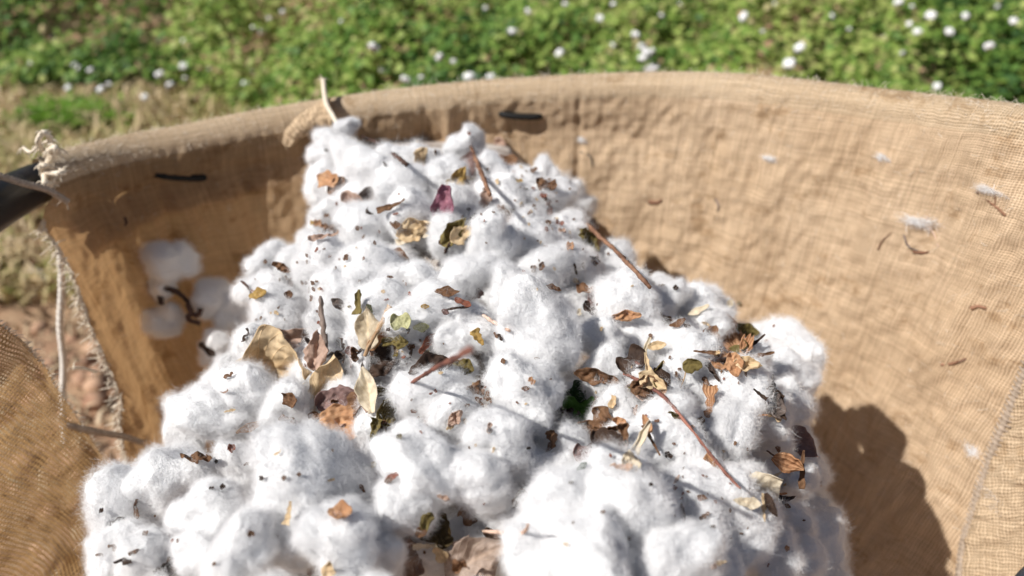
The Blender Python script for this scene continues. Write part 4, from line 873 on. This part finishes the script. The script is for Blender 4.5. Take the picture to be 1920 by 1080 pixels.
# burr on the left wall
p0, n0 = cast(wall_bvh, 335, 575); tb = proj(p0)[2]-.035
be = empty('dark_burr', P(335, 575, tb)); tag(be, 'dark empty cotton burr hanging blurred on the left burlap wall', 'burr')
for pts in ([(296, 545), (318, 542), (345, 558), (356, 575)], [(298, 546), (301, 560), (303, 572)], [(350, 570), (358, 585), (352, 598), (375, 606)], [(362, 590), (372, 590), (376, 578)]):
    V, Fs = tube([P(u, v, tb)-be.location for u, v in pts], [4/F*tb, 5.5/F*tb]+[4.5/F*tb]*(len(pts)-2), seg=8, sub=8, wob=.6); me = bpy.data.meshes.new('claw'); me.from_pydata(V, [], Fs); me.update(); link('claw', me, mat_twig(*TW_D), be)
leaf('dry_husk', 'dark slit like husk on the bright tuft by the left burlap', 386, 654, 30, 9, -38, DARK, 'chip', ext=-.075, lift=.5)
# twig bits stuck in the right wall
def wtwig(pts, r, pal, label, name='twig_bit'):
    V = [];
    for u, v in pts: p, n = cast(wall_bvh, u, v); V.append(p+n*.0006)
    t0 = proj(V[0])[2]; tag(tube_obj(name, V, [r*.6/F*t0, r*.55/F*t0]+[r*.35/F*t0]*(len(pts)-2), mat_twig(*pal), seg=7, sub=8, wob=.5), label, 'twig', 'bits stuck in the burlap')
wtwig([(1646, 468), (1656, 450), (1672, 436)], 2.4, TW_B, 'short brown splinter left of the faint lint patch')
wtwig([(1886, 404), (1868, 388), (1832, 360)], 4, TW_B, 'brown twig bit sticking in the burlap at the right edge')
wtwig([(1866, 384), (1866, 368), (1858, 352)], 2, TW_B, 'finer brown spike beside the twig bit at the right edge')
wtwig([(1712, 471), (1728, 474), (1742, 472)], 5, TW_B, 'dark knot of debris under the faint lint patch')
wtwig([(1760, 462), (1752, 440), (1738, 418), (1740, 404)], 2.2, TW_P, 'pale curved stem arching over the faint lint patch')
wtwig([(1695, 440), (1704, 462), (1722, 470)], 3.4, TW_G, 'grey curved stem at the left of the faint lint patch')
wtwig([(1820, 578), (1834, 574), (1850, 578)], 6, TW_B, 'dark lump caught in the burlap low at the right')
wtwig([(1765, 683), (1790, 680), (1812, 672)], 5, TW_B, 'long dark crumb above the cotton shadow')
wtwig([(1216, 378), (1232, 380), (1242, 374)], 6, TW_B, 'dark crumb on the burlap right of the upper heap')
wtwig([(1342, 372), (1348, 385), (1346, 396)], 4, TW_G, 'grey brown crumb on the sunlit burlap at the centre right')
wtwig([(1590, 874), (1620, 892), (1644, 908)], 2.0, TW_T, 'pale straw lying across the dark cotton shadow')
wtwig([(1088, 285), (1106, 292), (1112, 312)], 3.0, TW_G, 'thin grey twig crumb near the top centre of the burlap')
wtwig([(232, 408), (236, 416), (233, 424)], 4.0, TW_D, 'dark crumb on the left burlap above the big greyish tuft')
# grey object corner at bottom right
pc, nc = cast(wall_bvh, 1895, 1065)
gme = bpy.data.meshes.new('tool_handle'); V, Fs = tube([P(1935, 1160, .40), P(1948, 1112, .405), P(2010, 1070, .41), P(2120, 1050, .42)], [.010, .0125, .012, .012], seg=16, sub=8); gme.from_pydata(V, [], Fs); gme.update()
tag(link('tool_handle', gme, mat_simple('dark_grey_plastic', (.03, .035, .045), (.06, .065, .08), 20, .5)), 'dark grey rounded end just entering the bottom right corner', 'handle')

# litter deep between the tufts
lit = random.Random(3)
LIT = []
for k, (cu, cv, su_, sv_) in enumerate([(640, 740, 60, 40)]*16+[(1190, 715, 40, 32)]*8+[(1130, 820, 45, 30)]*7+[(700, 660, 50, 22)]*6+[(1360, 660, 40, 25)]*4+[(800, 440, 60, 30)]*4):
    u, v = lit.gauss(cu, su_), lit.gauss(cv, sv_); pal = lit.choice([TAN, BROWN, PINK, BROWN, OLIVE, GREY, ORANGE]); L = lit.uniform(16, 46)
    leaf('leaf_shard', None, u, v, L, L*lit.uniform(.25, .6), lit.uniform(0, 360), pal, lit.choice(['chip', 'strip', 'shell', 'leaf']), curl=lit.uniform(.8, 2.4), fold=lit.uniform(.2, 1), crum=lit.uniform(.12, .25), lift=lit.uniform(.4, 1.3), roll=lit.uniform(-50, 50), pitch=lit.uniform(-50, 50), seed=lit.uniform(0, 30), cat='leaf', group='dry leaves and husks on the cotton', res=.6)
    LIT.append((bpy.context.scene.collection.objects[-1], u, v))
for k in range(60):  # extra litter leaves, sunk here to darken the gaps between tufts
    v = lit.uniform(300, 1075); u = np.interp(v, VC, UCc)+lit.uniform(-.8, .8)*np.interp(v, VC, HW); t = depth(u, v)+.035
    L = lit.uniform(34, 70); me = leaf_mesh(L/F*t, L*.6/F*t, 'chip', .8, .4, .15, lit.uniform(0, 20), nx=12, ny=14); pal = lit.choice([BROWN, DARK, BROWN, PURPLE])
    o = link('crushed_leaf', me, mat_leaf(pal[0], pal[1], .2, .4, 0)); o.location = P(u, v, t); o.rotation_mode = 'QUATERNION'; o.rotation_quaternion = frame_at(None, -FWD, lit.uniform(0, 360), .5, lit.uniform(-40, 40), lit.uniform(-40, 40)); LIT.append((o, u, v))
# --- flecks
def direction(du, dv):
    if abs(du) > abs(dv)*2: return 'right of' if du > 0 else 'left of'
    if abs(dv) > abs(du)*2: return 'below' if dv > 0 else 'above'
    return ('below right of' if du > 0 else 'below left of') if dv > 0 else ('above right of' if du > 0 else 'above left of')
used = set()
def auto_label(adj, noun, u, v):
    c = sorted(LM, key=lambda q: math.hypot(q[0]-u, q[1]-v))
    for n in range(3):
        a = c[n]; dist = math.hypot(a[0]-u, a[1]-v); near = 'just ' if dist < 55 else ('' if dist < 130 else 'well ')
        s = f'{adj} {noun} {near}{direction(u-a[0], v-a[1])} {a[2]}'
        if s not in used: used.add(s); return s
    for n in range(1, 8):
        for k in range(3):
            a, b = c[k], c[k+n]; s = f'{adj} {noun} {direction(u-a[0], v-a[1])} {a[2]} and {direction(u-b[0], v-b[1])} {b[2]}'
            if s not in used and len(s.split()) <= 16: used.add(s); return s
    return None
flk = [(219,975,26,10,30,DARK),(254,955,34,6,95,BROWN),(213,1025,24,9,-20,BROWN),(232,1052,32,6,0,DARK),(186,1040,16,5,0,BROWN),(272,1000,10,8,0,BROWN),(190,957,8,8,0,DARK),(433,840,14,14,30,REDW),(490,896,10,9,0,DARK),(532,896,9,8,0,BROWN),(417,912,9,9,0,DARK),
 (428,705,22,8,15,BROWN),(462,630,26,5,60,DARK),(487,640,14,6,70,DARK),(540,552,16,13,0,BROWN),(586,530,8,8,0,BROWN),(770,650,14,9,0,BROWN),(796,574,16,8,0,GOLD),(834,585,14,10,-30,PURPLE),(856,578,40,3,8,DARK),(912,742,20,6,55,BROWN),(898,752,24,6,-45,BROWN),(916,748,12,6,20,BROWN),
 (917,804,20,8,80,PINK),(844,800,20,7,30,TAN),(920,808,6,6,0,DARK),(985,728,16,6,0,BROWN),(997,713,14,10,-50,ORANGE),(784,783,6,6,0,BROWN),(748,818,10,8,0,OLIVE),(728,902,12,12,0,BROWN),(678,915,16,6,-60,BROWN),(700,872,14,8,60,CREAM),(830,932,24,8,-20,PINK),
 (962,395,12,5,60,DARK),(957,408,14,8,45,DARK),(978,388,12,8,90,BROWN),(1018,367,14,8,0,REDW),(1030,397,20,10,70,REDW),(1048,418,18,9,-15,REDW),(1052,432,14,8,0,PINK),(1028,381,8,6,0,REDW),(1022,372,9,6,0,BROWN),(1068,461,14,14,0,ORANGE),(1015,500,18,9,70,BROWN),(1092,498,8,10,0,BROWN),
 (1078,502,24,4,-70,DARK),(1112,483,18,5,0,DARK),(1115,494,12,9,80,BROWN),(1112,484,8,6,0,DARK),(1036,540,26,10,-10,BROWN),(955,300,8,6,0,DARK),(963,308,10,7,30,PINK),(973,340,12,9,20,GOLD),(985,354,8,4,0,DARK),(1000,320,16,8,40,BROWN),(612,282,10,5,-30,DARK),(722,308,12,4,-60,DARK),
 (595,418,14,12,0,ORANGE),(612,404,10,7,0,BROWN),(607,424,14,9,0,ORANGE),(622,424,8,10,0,PINK),(585,418,8,8,0,GOLD),(878,392,8,5,0,DARK),(1085,586,14,8,80,CREAM),(1240,535,12,6,0,BROWN),(1266,540,10,9,0,DARK),(1296,588,10,6,0,DARK),(1270,608,30,12,15,BROWN),(1288,612,12,8,0,DARK),
 (1322,606,16,5,-20,TAN),(1274,692,6,5,0,BROWN),(1385,568,8,7,0,OLIVE),(1252,852,18,9,-30,DARK),(1316,932,18,8,-15,BROWN),(1280,962,36,7,-75,BROWN),(1317,970,14,7,30,BROWN),(1220,908,6,6,0,DARK),(1336,987,10,4,0,GREY),(1350,1055,22,7,0,TAN),(1338,1062,12,8,40,PINK),(1475,1028,8,10,0,ORANGE),
 (1268,900,20,3,60,PINK),(1390,1000,8,5,0,BROWN),(700,590,8,5,0,DARK),(728,618,8,6,0,DARK),(765,618,8,6,0,DARK),(792,620,10,6,0,DARK),(724,665,12,10,0,OLIVE),(742,665,10,8,0,OLIVE),(715,655,14,8,-20,BROWN),(680,655,26,5,40,DARK),(800,660,10,7,0,OLIVE),(930,628,12,6,-50,BROWN),
 (938,632,14,5,-60,DARK),(1000,508,8,6,0,BROWN),(1006,672,10,6,0,BROWN),(560,890,7,7,0,BROWN),(405,865,6,6,0,DARK),(470,1000,12,10,0,BROWN),(462,870,12,5,20,BROWN),(396,915,8,5,0,DARK),(250,1035,20,6,20,BROWN),(1060,1020,10,5,0,TAN),(655,575,8,4,0,OLIVE),(1155,600,8,5,40,BROWN),(1298,800,8,5,0,PINK),
 (1410,640,10,6,0,BROWN),(1360,690,12,7,-50,BROWN),(1344,668,10,5,0,BROWN),(1150,820,10,6,0,BROWN),(1070,905,8,5,0,GREY),(990,840,8,5,0,DARK),(860,830,18,3,30,TAN),(925,845,14,3,70,TAN),(620,900,14,3,10,TAN),(520,850,16,3,40,TAN),(430,770,20,3,20,TAN),(1130,960,8,5,0,BROWN),(1180,1010,8,5,50,BROWN)]
cn = {id(DARK): 'tiny black brown', id(BROWN): 'small brown', id(REDW): 'small rust red', id(PURPLE): 'small purple', id(GOLD): 'small golden', id(PINK): 'small pinkish', id(TAN): 'pale tan', id(OLIVE): 'small olive', id(ORANGE): 'small orange', id(CREAM): 'small cream', id(GREY): 'small grey'}
for (u, v, L, W, an, pal) in flk:
    lab = auto_label(cn[id(pal)], 'sliver' if L > 3*W else ('fleck' if L < 15 else 'leaf chip'), u, v) or 'small brown leaf fleck lying loose on the white cotton'
    leaf('leaf_chip', lab, u, v, L, max(W, 3.5), an, pal, 'chip', curl=random.uniform(.4, 1.6), crum=.2, fold=.4, lift=random.uniform(.5, .9), cat='leaf chip', group='leaf chips strewn over the cotton', res=.35, roll=random.uniform(-30, 30))
for (o, u, v) in LIT:
    ll = (auto_label('sunken' if o.name.startswith('crushed') else 'curled dry', 'crushed brown leaf' if o.name.startswith('crushed') else 'leaf shard', u, v) or 'crushed brown leaf sunk between the cotton tufts'); tag(o, ll, 'leaf', 'crushed leaves between the cotton tufts')
# very fine dust
spk = 0
rr_ = random.Random(5)
clus = [(1010, 400), (640, 420), (540, 560), (760, 640), (1100, 480), (900, 760), (1450, 900), (1280, 880), (1200, 700), (600, 520), (950, 330), (1380, 660)]
while spk < 285:
    if rr_.random() < .85: c = rr_.choice(clus); u, v = rr_.gauss(c[0], 60), rr_.gauss(c[1], 50)
    else: v = rr_.uniform(300, 1060); u = np.interp(v, VC, UCc)+rr_.uniform(-.85, .85)*np.interp(v, VC, HW)
    if cast(cot_bvh, u, v)[0] is None: continue
    spk += 1; L = rr_.uniform(3.5, 7)+7*rr_.random()**3
    leaf('leaf_speck', 'speck of dark plant dust finer than the leaf chips on the cotton', u, v, L, L*rr_.uniform(.4, .8), rr_.uniform(0, 180), rr_.choice([BROWN, BROWN, REDW, TAN, TW_B]), 'chip', curl=.8, crum=.2, lift=.8, cat='speck', group='fine dark specks on the cotton', res=.2, roll=rr_.uniform(-40, 40))
# labels of the tufts
for (o, u, v, r) in tuft_objs:
    adj = 'big rounded' if r >= 80 else ('plump' if r >= 60 else ('middling' if r >= 48 else 'small'))
    lab = auto_label(adj, 'white cotton tuft', u, v) or auto_label('another '+adj, 'cotton tuft', u, v) or auto_label('half buried '+adj, 'tuft', u, v) or auto_label('lesser', 'cotton tuft', u, v)
    tag(o, lab or 'white cotton tuft half hidden in the heap', 'cotton', 'cotton tufts heaped in the sack')

# ------------------------------------------------------------------ bolls in the field
boll_pts = [(140,122),(170,132),(128,165),(148,128),(272,182),(345,80),(350,72),(505,35),(475,55),(492,57),(560,78),(572,102),(555,118),(615,92),(512,132),(476,133),(400,145),(412,140),(460,160),(347,146),(205,158),(190,168),(345,125),(392,130),(530,22),(355,85),
 (1150,8),(1125,35),(1275,8),(1450,6),(1685,5),(1710,12),(1705,45),(1745,30),(1810,30),(1855,88),(1870,12),(1757,162),(1692,100),(1147,88),(1192,66),(1212,100),(1060,8),(850,115),(910,15),(990,22),(825,108),(1592,55),(1430,60),(1240,30),(1395,32),(1330,78),(1204,88),(1222,98),(1206,110),(760,150),(720,130),(790,145),(920,145),(880,145),(1020,125),
 (1560,30),(1660,70),(1780,60),(1900,40),(1890,120),(1640,20),(1720,60),(1500,90),(250,60),(60,120),(100,70),(640,40),(700,90),(1480,120),(1050,100),(960,60),(420,90),(300,140),(320,160)]
M_boll = mat_simple('boll_cotton', (.80, .80, .80), (.90, .90, .90), 40, 1, .5, .004)
def boll_proto():
    V, Fs = [], []
    for k in range(4):
        a = k*math.pi/2+.3; c = np.array([math.cos(a)*.012, math.sin(a)*.012, .002]); s = ICO3[0]*np.array([.0145, .0145, .016])*(1+.12*np.sin(ICO3[0]@np.array([5, 7, 3])+k)[:, None])
        Fs.append(ICO3[1]+len(V)*len(s)); V.append(s+c)
    e = empty('cotton_boll'); me = np_mesh('lint', np.concatenate(V), np.concatenate(Fs)); a = link('lint', me, M_boll, e)
    hv, hf = [], []
    for k in range(5):
        an = k*1.2566; d = Vector((math.cos(an), math.sin(an), 0)); s = Vector((-d.y, d.x, 0)); b = len(hv)
        hv += [Vector((0, 0, -.018)), d*.016-s*.008-Vector((0, 0, .016)), d*.030+Vector((0, 0, .002)), d*.016+s*.008-Vector((0, 0, .016))]; hf.append((b, b+1, b+2, b+3))
    me2 = bpy.data.meshes.new('husk'); me2.from_pydata(hv, [], hf); me2.update(); b = link('husk', me2, mat_leaf(*BROWN), e)
    return e, a, b
be, ba, bb = boll_proto(); first = True
for k, (u, v) in enumerate(boll_pts):
    g = on_z(u, v, .36)
    z = canopy(g.x, g.y) if g.y > edge_y(g.x) else .12
    p = on_z(u, v, max(z, .05)+.02); s = random.choice([.3, .4, .5, .6, .72])*(1.0 if v > 60 else .9)
    if first: e = be; first = False
    else:
        e = be.copy(); C.objects.link(e)
        for ch in (ba, bb): c = ch.copy(); C.objects.link(c); c.parent = e
    e.location = p; e.scale = (s, s, s); e.rotation_euler = (random.uniform(-.6, .6)+.5, random.uniform(-.5, .5), random.uniform(0, 6))
    lab = 'open white cotton boll blurred in the green rows at the upper left' if u < 700 else ('open white cotton boll blurred among green leaves behind the middle rim' if u < 1350 else 'open white cotton boll blurred in the green field at the upper right')
    tag(e, lab, 'cotton boll', 'open cotton bolls in the field')
for (u, v, s, lab) in ((66, 515, .024, 'fallen cotton scrap on the reddish soil left of the hanging cord'), (78, 522, .014, 'smaller fallen cotton scrap touching the one on the reddish soil')):
    p = on_z(u, v, .02); o = bpy.data.objects.new('cotton_scrap', protos[3][0]); C.objects.link(o); o.location = p; o.scale = (s, s, s*.7); tag(o, lab, 'cotton')
